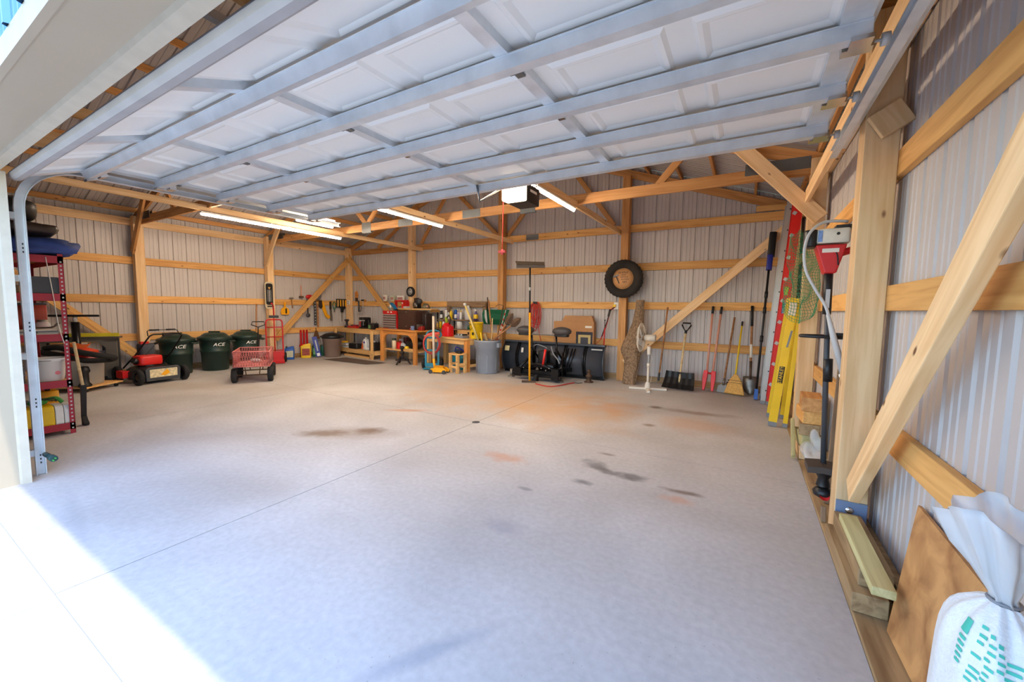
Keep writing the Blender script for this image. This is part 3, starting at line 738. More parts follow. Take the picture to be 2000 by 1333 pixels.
# ---- floor machines along the left wall
sv = T('dust_collector', 'grey drum dust collector with a red lid and thick black hose on a castor board', 'vacuum', (-9.05, 1.95, 0), .6)
MB().box((0, 0, .09), (.72, .62, .025)).obj('castor_board', BENCHW, sv)
for x in (-.30, .30):
    for y_ in (-.25, .25): cw = MB().bb(x - .02, x + .02, y_ - .025, y_ + .025, .05, .08).obj('castor', STEEL, sv); MB().cyl((x - .012, y_, .03), (x + .012, y_, .03), .03, n=14).obj('castor_wheel', BLACK, cw)
MB().lathe([(0, .105), (.255, .105), (.26, .12), (.275, .52), (.285, .53), (.285, .56), (.26, .56)], 30).obj('drum', TOTE, sv)
MB().lathe([(.285, .555), (.27, .63), (.20, .70), (.10, .73), (0, .735)], 26).obj('lid', mat('vac_red', (164, 34, 34), .4, var=.1), sv)
MB().box((.16, -.10, .74), (.30, .16, .07), R=RY(.28)).obj('filter_box', mat('orange_red', (224, 76, 40), .5, var=.06), sv)
MB().lathe([(0, .105), (.075, .105), (.08, .13), (.05, .18), (.05, .34), (.07, .38), (.05, .46), (0, .47)], 18, (.28, -.24, 0)).obj('hose_port', BLACK, sv)
MB().tube(spline([(-.28, -.2, .78), (-.05, -.25, .80), (.22, -.26, .73), (.44, -.18, .66), (.52, -.02, .60), (.42, .02, .55), (.22, -.16, .56), (-.02, -.26, .66), (-.28, -.28, .72)], 7), .048, 12).obj('hose', RUBBER, sv)
for k in range(4):
    MB().tube([(.06 + .15 * math.cos(a) + .02 * k, -.10 + .10 * math.sin(a) - .01 * k, .80 + .015 * k + .012 * math.sin(3 * a)) for a in [i * 2 * PI / 20 for i in range(20)]], .006, 6, True).obj('orange_cord', ORANGE, sv)
sv.scale = (1, 1, .86)
rs = T('roller_stand', 'black roller stand with a flat top bar rising behind the red vacuum', 'stand', (-9.60, 2.05, 0), 1.2)
MB().cyl((0, 0, .02), (0, 0, 1.05), .052, n=16).obj('column', BLACKM, rs); MB().cyl((0, 0, 1.05), (0, 0, 1.14), .03, n=12).obj('inner_tube', LGREY, rs)
MB().box((0, 0, 1.155), (.58, .10, .035)).obj('top_bar', BLACKM, rs, .006)
for a in (0, 2.1, 4.2): MB().box((.09 * math.cos(a), .09 * math.sin(a), .015), (.16, .04, .025), R=RZ(a)).obj('foot', BLACKM, rs)
# grey steel machine frame with an opening, yellow level lying along its top
mf = T('saw_stand', 'dark grey steel saw stand with a large cut-out frame near the mower', 'saw stand', (-9.74, 2.16, 0), 1.05)
poly_o = [(-.55, .06), (.42, .06), (.42, .76), (-.55, .76)]
m = MB()
for a in ((-.55, .42, .70, .76), (-.55, .42, .10, .22)): m.bb(a[0], a[1], -.03, .03, a[2], a[3])
m.bb(.28, .42, -.03, .03, .06, .76); m.bb(-.55, -.45, -.03, .03, .06, .76)
m.prism([(.28, .22), (.16, .22), (.28, .36)], -.03, .03).prism([(.28, .70), (.18, .70), (.28, .60)], -.03, .03)
m.obj('frame', mat('saw_grey', (112, 108, 100), .45, .2, var=.1), mf)
MB().bb(-.10, .27, .03, .10, .34, .54).obj('motor_box', MGREY, mf)
MB().bb(-.60, .46, -.05, .14, .76, .79).obj('table', mat('saw_table', (104, 98, 88), .4, .5, var=.15), mf)
MB().bb(.20, .42, .10, .14, .0, .76).obj('leg', DGREY, mf); MB().bb(-.55, -.45, .10, .14, .0, .76).obj('leg', DGREY, mf)
MB().bb(-.2, .19, .035, .14, .05, .15).obj('tray', mat('pale_blue', (150, 172, 188), .5, var=.05), mf)
MB().bb(-.12, .06, -.034, -.03, .62, .69).obj('label_plate', PAPER, mf)
lv = MB().box((0, 0, 0), (.92, .025, .06)).obj('spirit_level', mat('level_yellow', (206, 190, 40), .5, var=.15)); lv.location = (-9.72, 2.15, .822); lv.rotation_euler = (0, 0, 1.05)
tag(lv, 'yellow spirit level lying on the saw stand top', 'level')

# ---- push mower
mw = T('lawn_mower', 'red and black push lawn mower with a folded handlebar in front of the bins', 'mower', (-9.05, 2.83, 0), 1.70)
# local: +X towards the wheels facing the camera's right, -Y towards the camera
MB().lathe([(.30, .06), (.33, .10), (.33, .20), (.27, .26), (.12, .29), (0, .29)], 26, (0, .05, 0)).obj('deck', mat('mower_black', (34, 32, 32), .4, var=.1), mw)
MB().prism([(-.245, .05), (.245, .05), (.26, .24), (.22, .285), (-.22, .285), (-.26, .24)], -.36, -.30).obj('front_plate', DGREY, mw, .01)
MB().bb(-.20, .20, -.366, -.36, .11, .25).obj('sticker', mat('mower_label', (216, 200, 160), .5, var=.35, scale=22), mw)
MB().prism([(-.05, .15), (.05, .24), (.09, .17), (.01, .13)], -.369, -.366).obj('label_mark', YELLO2, mw)
MB().rbox((-.03, .05, .38), (.34, .30, .16), .06).obj('engine_cover', REDB, mw, .01); MB().lathe([(.14, .26), (.15, .33), (.10, .34)], 18, (-.03, .05, 0)).obj('engine_block', BLACKM, mw)
MB().cyl((-.20, .0, .36), (-.27, -.02, .40), .045).obj('fuel_cap', BLACK, mw)
for x in (-.33, .33):
    for y_, r in ((-.30, .135), (.34, .14)): wheel('wheel', mw, (x, y_, r), r, .07, 'X', BLACKM, .62)
MB().bb(-.40, -.30, .02, .22, .10, .22).obj('side_guard', RED, mw)
hb = MB(); hp = [(-.27, .30, .24), (-.16, .12, .48), (-.06, .0, .72), (-.03, -.05, .80), (.02, -.06, .83), (.42, -.06, .83), (.46, -.05, .80), (.45, .0, .72), (.37, .12, .48), (.27, .30, .24)]
hb.tube(hp, .0135, 8).obj('handlebar', BLACKM, mw)
MB().tube([(-.02, .02, .80), (-.01, .06, .88), (.02, .07, .90), (.42, .07, .90), (.45, .06, .88), (.46, .02, .80)], .008, 6).obj('bail_bar', BLACKM, mw)
for x in (.10, .35): MB().tube([(x - .07, .07, .90), (x + .07, .07, .90)], .015, 8).obj('grip', RUBBER, mw)
MB().tube(spline([(.22, -.04, .82), (.10, .10, .62), (-.02, .12, .46)], 5), .004, 5).obj('cable', BLACK, mw)
MB().box((.22, -.06, .82), (.12, .05, .06)).obj('control_box', BLACK, mw)
MB().rbox((.12, .42, .44), (.22, .20, .40), .06).obj('grass_bag', mat('bag_grey', (70, 74, 82), .85, var=.15), mw); MB().box((.08, .38, .655), (.12, .06, .05)).obj('bag_handle', REDB, mw)

# ---- three bins
BIN = [(0, 0), (.215, 0), (.23, .012), (.245, .38), (.258, .385), (.26, .42), (.252, .43), (.268, .62), (.285, .625), (.288, .66), (.27, .66)]
def make_bin(loc, label, rz):
    b_ = T('trash_can', label, 'trash can', loc, rz, group='dark green trash cans along the left wall')
    MB().lathe(BIN, 36).obj('body', GREENC, b_)
    l_ = MB().lathe([(.292, .635), (.302, .645), (.302, .685), (.285, .70), (.24, .715), (.22, .74), (.17, .775), (.08, .79), (0, .792)], 36).obj('lid', GREENC, b_)
    MB().box((0, 0, .80), (.20, .045, .03)).obj('lid_grip', GREENC, l_, .008)
    for a in (0.0, PI): h_ = MB().tube([(.27 * math.cos(a), -.08, .62), (.35 * math.cos(a), -.06, .60), (.35 * math.cos(a), .06, .60), (.27 * math.cos(a), .08, .62)], .018, 8).obj('handle', GREENC, b_)
    a = -PI / 2 + .62; r = .262
    text('ACE', .092, 'print', WHITE, b_, (r * math.cos(a) * 1.005, r * math.sin(a) * 1.005, .545), (PI / 2, 0, a + PI / 2), .004, shear=.25, sx=1.15)
    return b_
make_bin((-9.64, 3.41, 0), 'dark green trash can with white letters behind the lawn mower', .75)
make_bin((-9.62, 4.06, 0), 'dark green trash can with white letters standing in the middle of the three', .80)
make_bin((-9.72, 4.72, 0), 'dark green trash can with white letters behind the pink wagon', .85)
gl = MB().tube(spline([(-.10, 0, 0), (-.02, 0, .03), (.10, 0, .025), (.14, 0, -.04), (.08, 0, -.10), (.0, 0, -.14)], 6), .013, 8).obj('loop_handle', BLACKM)
# ---- garden wagon
wg = T('garden_wagon', 'faded red mesh-sided garden wagon on four black tyres', 'wagon', (-7.83, 3.93, 0), 2.58)
# local +X is the wagon's length away from the camera
LX, LYW, Z0, Z1 = .44, .27, .29, .55
MB().bb(-LX, LX, -LYW, LYW, Z0, Z0 + .008).obj('bed', WAGON, wg)
for y_ in (-LYW, LYW):
    side = MB().tube([(-LX, y_, Z0), (LX, y_, Z0), (LX, y_, Z1), (-LX, y_, Z1)], .012, 6, True).obj('side_frame', WAGON, wg)
    me = MB(); n = 26
    for k in range(n):
        x = -LX + 2 * LX * k / n; me.tube([(x, y_, Z0), (x + 2 * LX / n, y_, Z1)], .003, 4); me.tube([(x + 2 * LX / n, y_, Z0), (x, y_, Z1)], .003, 4)
    for k in range(1, 8): me.tube([(-LX, y_, Z0 + (Z1 - Z0) * k / 8), (LX, y_, Z0 + (Z1 - Z0) * k / 8)], .003, 4)
    tag(me.obj('mesh', WAGON, side), kind='stuff')
for x in (-LX, LX):
    side = MB().tube([(x, -LYW, Z0), (x, LYW, Z0), (x, LYW, Z1), (x, -LYW, Z1)], .012, 6, True).obj('end_frame', WAGON, wg)
    me = MB(); n = 14
    for k in range(n):
        y_ = -LYW + 2 * LYW * k / n; me.tube([(x, y_, Z0), (x, y_ + 2 * LYW / n, Z1)], .003, 4); me.tube([(x, y_ + 2 * LYW / n, Z0), (x, y_, Z1)], .003, 4)
    for k in range(1, 8): me.tube([(x, -LYW, Z0 + (Z1 - Z0) * k / 8), (x, LYW, Z0 + (Z1 - Z0) * k / 8)], .003, 4)
    tag(me.obj('mesh', WAGON, side), kind='stuff')
for x in (-.32, .32):
    ax = MB().tube([(x, -.27, .125), (x, .27, .125)], .010, 8).tube([(x, -.12, Z0), (x, -.10, .125)], .008, 6).tube([(x, .12, Z0), (x, .10, .125)], .008, 6).obj('axle', RUST, wg)
    for y_ in (-.27, .27): wheel('wheel', wg, (x, y_, .13), .13, .085, 'Y', LGREY, .5)
MB().tube(spline([(.46, 0, .22), (.62, 0, .30), (.78, 0, .62), (.90, 0, .92)], 6), .011, 8).obj('pull_handle', BLACKM, wg)
MB().tube([(.90, -.0, .92), (.92, -.12, .97), (.95, -.10, 1.03), (.96, .10, 1.03), (.92, .12, .97)], .010, 8, True).obj('handle_loop', BLACKM, wg)
bpy.data.objects.remove(gl)
bt = T('plastic_bottle', 'small clear bottle lying in the pink wagon bed', 'bottle', (-7.86, 3.98, .34), .5)
MB().lathe([(0, -.09), (.03, -.09), (.034, -.08), (.034, .04), (.014, .07), (.014, .09), (0, .09)], 14, R=RY(PI / 2)).obj('body', LGREY, bt)
# ---- hand truck
ht = T('hand_truck', 'bright red two-wheel hand truck leaning on the post behind the wagon', 'hand truck', (-9.62, 5.30, 0), 1.10)
for x in (-.17, .17): MB().tube(spline([(x, .0, .10), (x, .06, .55), (x, .10, .92), (x * .92, .11, 1.0), (x * .7, .112, 1.03)], 5) + [Vector((0, .112, 1.03))], .016, 8).obj('side_rail', RED, ht)
MB().tube([(0, .02, .2), (0, .11, 1.03), (0, .12, 1.10)], .014, 8).obj('centre_rail', RED, ht)
MB().tube(spline([(0, .12, 1.10), (.0, .13, 1.25), (-.01, .08, 1.36), (-.03, -.02, 1.41), (-.05, -.05, 1.41)], 5), .016, 8).obj('grip_handle', RED, ht)
for z in (.30, .62, .85): MB().tube([(-.17, .02 + z * .085, z), (.17, .02 + z * .085, z)], .012, 8).obj('cross_bar', RED, ht)
MB().box((0, -.10, .02), (.38, .26, .012)).obj('toe_plate', RED, ht); MB().bb(-.19, .19, .0, .012, .02, .28).obj('back_plate', RED, ht)
MB().box((0, .12, 1.10), (.20, .06, .06)).obj('clamp', BLACK, ht)
for x in (-.21, .21): wheel('wheel', ht, (x, .10, .12), .12, .06, 'X', RED, .5)
sk = MB().cyl((0, 0, 0), (.02, .05, 1.40), .014, n=8).obj('wooden_stake', HANDLE); sk.location = (-10.0, 5.05, 0); tag(sk, 'thin weathered stake leaning on the wall left of the hand truck', 'stake')

# ---- left wall: sign, hung tools
px = XL + .19
cy, z0, z1, wd = (5.47, 1.279, 1.939, 0.245)
sg = T('thermometer_sign', 'tall rounded black thermometer sign on the left wall post', 'sign', (px, 5.44, z0 + .0), PI / 2)
hgt = z1 - z0
def pill(wx, hh, y0, y1, r):
    pts = []
    for cx, cz, a0 in ((wx / 2 - r, hh - r, 0), (-wx / 2 + r, hh - r, PI / 2), (-wx / 2 + r, r, PI), (wx / 2 - r, r, 1.5 * PI)):
        for k in range(7): a = a0 + k * PI / 12; pts.append((cx + r * math.cos(a), cz + r * math.sin(a)))
    return pts
MB().prism(pill(.21, hgt, 0, 0, .07), -.012, .0).obj('plate', mat('sign_cream', (206, 190, 160), .5, var=.06), sg)
MB().prism([(a, b_ + .10) for a, b_ in pill(.165, hgt - .14, 0, 0, .05)], -.014, -.012).obj('face', BLACK, sg)
MB().bb(-.008, .008, -.018, -.014, .18, hgt - .20).obj('tube', LGREY, sg)
tk = MB()
for k in range(14):
    zz = .19 + k * (hgt - .40) / 13
    tk.bb(-.05, -.018, -.0155, -.014, zz, zz + .006); tk.bb(.018, .05, -.0155, -.014, zz, zz + .006)
tag(tk.obj('scale_marks', LGREY, sg), kind='stuff')
MB().prism([(-.03, hgt - .13), (.03, hgt - .13), (0, hgt - .19)], -.016, -.014).obj('emblem', STRAW, sg)
MB().prism(pill(.12, .03, 0, 0, .012), -.014, -.012).obj('lower_plate', BLACK, sg).location = (0, 0, .05)
def hung(name, label, cat, y_, z, rz=PI / 2, x=XL + .05, group=None): return T(name, label, cat, (x, y_, z), rz, group)
cy, z0, z1, wd = (5.889, 1.136, 1.462, 0.237)
tp = hung('dustpan', 'yellow round-backed dustpan with a black slot hung on the wall girt', 'dustpan', cy, z0)
MB().prism([(-.10, 0), (.10, 0), (.11, .08), (.09, .15), (.04, .185), (-.04, .185), (-.09, .15), (-.11, .08)], -.03, 0).obj('pan', YELLO2, tp, .006)
MB().bb(.0, .04, -.034, -.03, .03, .16).obj('slot', BLACK, tp); MB().bb(-.02, .02, -.025, 0, .18, .32).obj('hanger', YELLO2, tp)
for x in (581.5,): pass
def handtool(name, label, cat, y_, ztop, L, hm=HANDLE, headm=STEEL, head=(.10, .03, .035), r=.013, tilt=0.0):
    t = hung(name, label, cat, y_, ztop); t.rotation_euler = (0, tilt, PI / 2)
    MB().tube([(0, -.02, 0), (0, -.02, -L)], r, 8).obj('handle', hm, t); MB().box((0, -.02, .0), head).obj('head', headm, t, .004)
    return t
handtool('claw_hammer', 'claw hammer with a wooden handle hung on the girt near the yellow dustpan', 'hammer', 6.06, 1.56, .26, tilt=-.1)
mt = hung('round_paddle', 'black round paddle hanging from a nail on the diagonal brace', 'paddle', 6.40, 1.12, x=XL + .21)
MB().lathe([(0, -.02), (.055, -.02), (.06, 0), (.055, .02), (0, .02)], 20, (0, -.02, .0), R=RX(PI / 2)).obj('disc', DGREY, mt); MB().bb(-.012, .012, -.03, -.01, .04, .19).obj('grip', BLACK, mt)
handtool('hatchet', 'upright wooden hatchet handle standing above the girt', 'hatchet', 6.33, 1.60, -.30, PINKH, RUST, (.12, .03, .05))
sp = hung('circular_saw', 'red and grey circular saw sitting on the girt behind the brace', 'saw', 6.62, 1.54)
MB().ball((-.08, -.045, .07), (.11, .04, .06)).obj('motor', RED, sp); MB().lathe([(0, -.004), (.105, -.004), (.105, .004), (0, .004)], 26, (.16, -.04, .09), R=RX(PI / 2)).obj('blade_guard', MGREY, sp)
MB().bb(-.15, .26, -.085, .005, -.01, .0).obj('shoe', STEEL, sp)
vs_ = hung('perforated_strap', 'dark perforated steel strap hanging below the girt', 'strap', 6.72, .84)
stp = MB().bb(-.035, .035, -.012, 0, 0, .66).obj('bar', DGREY, vs_); hh = MB()
for k in range(8): hh.cyl((0, -.0125, .05 + k * .08), (0, -.0135, .05 + k * .08), .016, n=10)
tag(hh.obj('slots', LGREY, stp), kind='stuff')
wt_ = hung('wood_offcut', 'narrow brown board upright beside the dark strap', 'board', 6.795, .78)
MB().bb(-.02, .02, -.02, 0, 0, .66).obj('board', HANDLE, wt_)
cs_ = hung('hand_saw', 'yellow-handled jab saw hanging from the girt', 'saw', 6.995, 1.50)
MB().prism([(-.10, .0), (-.03, .0), (.08, -.36), (.16, -.40), (.17, -.46), (.10, -.49), (.02, -.42), (-.08, -.18)], -.03, -.005).obj('body', YELLO2, cs_, .005)
MB().prism([(-.16, .02), (-.09, .02), (-.07, -.16), (-.11, -.20), (-.17, -.14)], -.05, -.005).obj('grip', DBROWN, cs_, .006)
ts = hung('panel_saw', 'narrow grey saw blade with a dark handle hung on the girt', 'saw', 7.19, 1.50)
MB().prism([(-.03, -.20), (.03, -.20), (.06, -.55), (-.01, -.55)], -.012, -.008).obj('blade', STEEL, ts); MB().bb(-.03, .02, -.03, -.005, -.22, .0).obj('grip', DBROWN, ts)
gp = hung('pliers', 'green-handled pliers hung next to the grey saw', 'pliers', 7.305, 1.49)
for s in (-1, 1): MB().tube(spline([(s * .01, -.02, -.22), (s * .04, -.02, -.12), (s * .035, -.02, -.04), (s * .01, -.02, 0)], 5), .013, 8).obj('handle', GREEND, gp)
MB().ball((0, -.02, -.25), (.02, .014, .05)).obj('jaw', STEEL, gp)
# low row: jack handles, brush, jugs, boxes
jk = T('wrecking_tool', 'three upright red bars of a wrecking tool set against the wall', 'tool rack', (-10.11, 6.38, 0), PI / 2)
for k in range(3): MB().box((-.10 + k * .085, .05, .52), (.038, .03, .42)).obj('bar', RED, jk)
MB().bb(-.14, .12, .04, .075, .28, .34).obj('base_bar', RED, jk); MB().bb(-.12, -.09, .04, .07, 0, .30).obj('leg', RED, jk); MB().bb(.06, .09, .04, .07, 0, .30).obj('leg', RED, jk)
br_ = hung('hand_brush', 'small brown hand brush hung under the lower girt', 'brush', 6.72, .47)
MB().prism([(-.10, 0), (.10, 0), (.05, .12), (.02, .22), (-.02, .22), (-.05, .12)], -.06, -.01).obj('bristles', mat('brush_brown', (110, 70, 40), .9, var=.2, scale=30), br_); MB().tube([(0, -.03, .20), (0, -.02, .30)], .01, 6).obj('loop', RUST, br_)
def jug(label, loc, rz, m, h=.32, w=.20, d=.12, lab=None, capm=BLACK):
    t = T('oil_jug', label, 'jug', loc, rz)
    b_ = MB().rbox((0, 0, h * .42), (w, d, h * .84), .03, taper=.95).obj('body', m, t)
    MB().prism([(-w * .42, h * .82), (w * .46, h * .82), (w * .46, h * .98), (w * .30, h * 1.0), (-w * .05, h * .95), (-w * .30, h * .90)], -d * .25, d * .25).obj('handle', m, t, .01)
    MB().cyl((-w * .30, 0, h * .86), (-w * .30, 0, h * .98), w * .11).obj('cap', capm, t)
    if lab: MB().bb(-w * .36, w * .36, -d / 2 - .003, -d / 2 + .004, h * .18, h * .66).obj('label', lab, t)
    return t
jug('blue oil jug with a pale label on the floor by the post', (-9.98, 5.86, 0), 1.0, BLUE, .34, .22, .13, mat('label_pale', (196, 196, 170), .5, var=.4, scale=30))
jug('yellow oil jug with a red and black label on the floor', (-9.98, 6.30, 0), .95, YELLOW, .38, .25, .14, mat('label_redblack', (150, 60, 40), .5, var=.6, scale=30), RED)
jug('green jug half hidden behind the leaning blue box', (-10.02, 6.60, 0), .95, GREEND, .36, .16, .12, mat('label_lime', (140, 190, 120), .5, var=.3, scale=30))
for k in range(3): 
    o = jug(('dark green jug just right of the leaning blue box', 'dark green jug between two others by the taupe can', 'dark green jug touching the taupe can')[k], (-10.08, 6.84 + .14 * k, 0), .95, GREEND, .30, .10, .10, None)
bx = T('blue_carton', 'long dark blue carton leaning against the wall by the green jugs', 'carton', (-9.83, 6.50, .016), .95)
q = MB().box((.0, .0, .27), (.12, .07, .54), R=RY(-.20)).obj('box', NAVY, bx); bx.rotation_euler = (-.10, 0, .95)
MB().box((.045, -.037, .06), (.07, .003, .08), R=RY(-.20)).obj('print', WHITE, bx)
MB().box((.0, -.037, .30), (.03, .003, .30), R=RY(-.20)).obj('print', LGREY, bx)
tc_ = T('taupe_can', 'taupe trash can with a black lid beside the floor mat', 'trash can', (-9.68, 6.86, 0), .6)
MB().lathe([(0, 0), (.19, 0), (.20, .012), (.225, .40), (.235, .405), (.24, .52), (.245, .53), (.22, .53)], 36).obj('body', TAUPE, tc_)
MB().lathe([(.245, .50), (.27, .51), (.27, .56), (.24, .59), (.17, .63), (.07, .65), (0, .65)], 36).obj('lid', BLACK, tc_)
for a in (0, PI): MB().box((.27 * math.cos(a), 0, .545), (.05, .12, .04)).obj('handle', BLACK, tc_)
fm = MB().add([(-9.353, 6.372, 0.001), (-7.737, 6.373, 0.001), (-7.586, 6.814, 0.001), (-9.216, 6.942, 0.001), (-9.277, 6.32, 0.012), (-7.675, 6.322, 0.012), (-7.525, 6.759, 0.012), (-9.142, 6.886, 0.012)], [(3, 2, 1, 0), (4, 5, 6, 7), (0, 1, 5, 4), (1, 2, 6, 5), (2, 3, 7, 6), (3, 0, 4, 7)]).obj('floor_mat', MATT)
tag(fm, 'brown rubber mat on the floor in front of the pine bench', 'mat')

# ================================================================ WORK BENCHES AT THE BACK WALL
b1 = T('pine_workbench', 'two-tier pine workbench built into the back left corner', 'workbench', (-8.24, 7.03, 0), -.14)
BL = 1.92
board('top', (-BL, .20, .755), (0, .20, .755), .40, .03, BENCHW, None, up=(0, 1, 0)).parent = b1
board('shelf', (-BL, .20, .205), (0, .20, .205), .38, .02, BENCHW, None, up=(0, 1, 0)).parent = b1
for z in (.695, .15):
    board('rail', (-BL, .02, z), (0, .02, z), .089, .038, BENCHW, None).parent = b1
    board('rail', (-.02, .04, z), (-.02, .38, z), .089, .038, BENCHW, None).parent = b1
for x in (-.045, -BL + .045):
    for y_ in (-.02, .355): board('leg', (x, y_, 0), (x, y_, .74), .089, .038 if y_ < 0 else .06, BENCHW, None, up=(1, 0, 0)).parent = b1
board('brace', (-.09, -.045, .12), (.06, -.045, .13), .10, .03, BENCHW, None).parent = b1
b2 = T('orange_workbench', 'orange-stained workbench with curved leg brackets under the tool chests', 'workbench', (-7.99, 7.03, 0), -.10)
board('top', (-.14, .30, .805), (1.40, .30, .805), .66, .035, ORANGEW, None, up=(0, 1, 0)).parent = b2
board('apron', (-.02, .02, .74), (1.36, .02, .74), .09, .03, ORANGEW, None).parent = b2
board('shelf', (.0, .33, .30), (1.34, .33, .30), .50, .025, BENCHW, None, up=(0, 1, 0)).parent = b2
for x in (.045, 1.30):
    for y_ in (.03, .55): board('leg', (x, y_, 0), (x, y_, .79), .09, .07, ORANGEW, None, up=(1, 0, 0)).parent = b2
for s, x in ((1, .09), (-1, 1.255)):
    pts = [(x, .70), (x, .42)] + [(x + s * .24 * (1 - math.cos(a)), .42 + .28 * math.sin(a)) for a in [k * PI / 2 / 8 for k in range(1, 9)]]
    MB().prism(pts, .005, .045).obj('corner_bracket', ORANGEW, b2)
b3 = T('pine_table', 'light pine work table with thick square legs beside the grey can', 'table', (-5.06, 6.80, 0), -.20)
board('top', (-1.52, .30, .695), (-.012, .30, .695), .66, .03, BENCHW, None, up=(0, 1, 0)).parent = b3
for z, y_ in ((.625, .03), (.625, .56)): board('apron', (-1.44, y_, z), (-.03, y_, z), .10, .03, BENCHW, None).parent = b3
board('apron', (-.035, .05, .625), (-.035, .55, .625), .10, .03, BENCHW, None).parent = b3
for x in (-.06, -1.42):
    for y_ in (.03, .55): board('leg', (x, y_, 0), (x, y_, .675), .10, .09, ORANGEW if x > -1 else BENCHW, None, up=(1, 0, 0)).parent = b3
board('stretcher', (-.06, .05, .12), (-.06, .52, .12), .06, .04, BENCHW, None).parent = b3

# ---- things on the pine bench
def stand(name, label, cat, x, y_, z, rz=-.14, group=None): return T(name, label, cat, (x, y_, z), rz, group)
Z1 = .771
cm = stand('coffee_maker', 'black coffee maker on the pine bench under the wire tools', 'coffee maker', -9.03, 7.42, Z1)
MB().rbox((0, .0, .02), (.20, .26, .04), .03).obj('base', BLACK, cm); MB().rbox((0, .09, .15), (.19, .09, .26), .02).obj('tower', BLACK, cm); MB().rbox((0, 0, .27), (.20, .26, .07), .03).obj('head', BLACK, cm)
MB().lathe([(0, .042), (.065, .042), (.075, .08), (.07, .15), (.055, .18), (.055, .2)], 18, (0, -.04, 0)).obj('carafe', mat('smoke_glass', (30, 30, 34), .1, var=0), cm)
MB().bb(-.085, -.055, -.132, -.129, .05, .26).obj('chrome_strip', CHROME, cm)
bt_ = stand('car_battery', 'black car battery with a green label near the red tool chest', 'battery', -8.50, 7.26, Z1)
MB().rbox((0, 0, .075), (.24, .16, .15), .01).obj('case', BLACK, bt_); MB().bb(-.118, -.01, -.083, -.079, .02, .11).obj('label', mat('battery_label', (96, 140, 92), .5, var=.35, scale=40), bt_)
MB().bb(-.12, .12, -.08, .08, .148, .162).obj('lid', DGREY, bt_)
for x in (-.08, .08): MB().cyl((x, .04, .162), (x, .04, .185), .014).obj('terminal', STEEL, bt_)
rt = stand('red_toolcase', 'flat red open tool case on the pine bench by the corner post', 'tool case', -9.42, 7.44, Z1)
MB().bb(-.28, .18, -.10, .08, 0, .05).obj('tray', RED, rt, .006); MB().box((-.05, -.0, .065), (.22, .10, .035), R=RZ(.2)).obj('tools', DGREY, rt); MB().rbox((.20, .02, .10), (.09, .09, .18), .02).obj('torch_can', RED, rt); MB().box((.0, -.03, .07), (.16, .05, .03)).obj('red_grip', mat('magenta', (170, 24, 60), .4, var=.05), rt)
pd = stand('pedestal_tool', 'small dark pedestal with a round top on the corner of the pine bench', 'stand', -9.84, 7.46, Z1)
MB().lathe([(0, 0), (.07, 0), (.07, .04), (.035, .06), (.03, .16), (.06, .19), (.07, .22), (.02, .235), (0, .235)], 20).obj('column', mat('plum_iron', (58, 46, 50), .5, .3, var=.1), pd)
# under the pine bench, on its lower shelf
Zs = .216
def tub(label, x, y_, z, r, h, m, lidm=None, name='tub'):
    t = stand(name, label, name.replace('_', ' '), x, y_, z)
    MB().lathe([(0, 0), (r * .88, 0), (r * .9, .008), (r, h), (r * .93, h), (r * .85, .015), (0, .012)], 22).obj('body', m, t)
    if lidm: MB().lathe([(r * 1.02, h * .93), (r * 1.04, h + .015), (0, h + .02)], 22).obj('lid', lidm, t)
    return t
tub('yellow tub at the far left of the pine bench lower shelf', -9.90, 7.43, Zs, .085, .15, YELLOW, YELLO2)
pb = stand('paper_bundle', 'stack of pale papers and rags on the pine bench lower shelf', 'papers', -9.66, 7.36, Zs)
for k in range(5): MB().box((random.uniform(-.01, .01), 0, .015 + k * .024), (.22, .24, .022), R=RZ(random.uniform(-.15, .15))).obj('sheet', (PAPER, LGREY, TAN, PAPER, mat('pale_lilac', (186, 186, 204), .7, var=.1))[k], pb)
bb_ = stand('black_tool_bag', 'black tool bag full of drill bits on the pine bench lower shelf', 'tool bag', -9.24, 7.27, Zs)
MB().rbox((0, 0, .07), (.40, .20, .14), .03).obj('bag', BLACK, bb_)
for k in range(7): MB().cyl((-.10 + k * .035, -.03, .13), (-.10 + k * .035, -.03, .17), .008, n=8).obj('bit', STEEL, bb_)
MB().cyl((-.08, .02, .12), (-.085, .02, .50), .012, n=8).obj('rod', BLACK, bb_)
jw = stand('detergent_jug', 'white and orange handled jug on the pine bench lower shelf', 'jug', -8.76, 7.22, Zs)
MB().prism([(-.12, 0), (.09, 0), (.10, .12), (.05, .28), (.0, .30), (-.05, .26), (-.11, .10)], -.06, .06).obj('body', WHITE, jw, .02); MB().prism([(-.125, .02), (-.02, .02), (-.03, .14), (-.06, .23), (-.11, .10)], -.066, -.06).obj('label', mat('jug_orange', (206, 98, 48), .5, var=.2), jw); MB().lathe([(0, 0), (.03, 0), (.03, .005), (0, .006)], 14, (.02, -.062, .20), R=RX(PI / 2)).obj('hand_hole', NAVY, jw); MB().cyl((.01, 0, .29), (.01, 0, .33), .025).obj('cap', WHITE, jw)
rg = blob('white_rag', 'small crumpled white rag in front of the white and orange jug', 'rag', (-8.62, 7.14, Zs), (.12, .09, .06), WHITE, 0, .4)
bc2 = stand('black_case_round', 'black rounded case with a white cap behind the bench front leg', 'case', -8.40, 7.24, Zs)
MB().rbox((0, 0, .11), (.22, .28, .22), .05).obj('body', BLACK, bc2); MB().cyl((.02, -.06, .22), (.02, -.06, .26), .035).obj('cap', WHITE, bc2); MB().tube(arc((0, 0, .20), .08, 0, PI, 10, 'XZ'), .010, 6).obj('handle', LGREY, bc2)
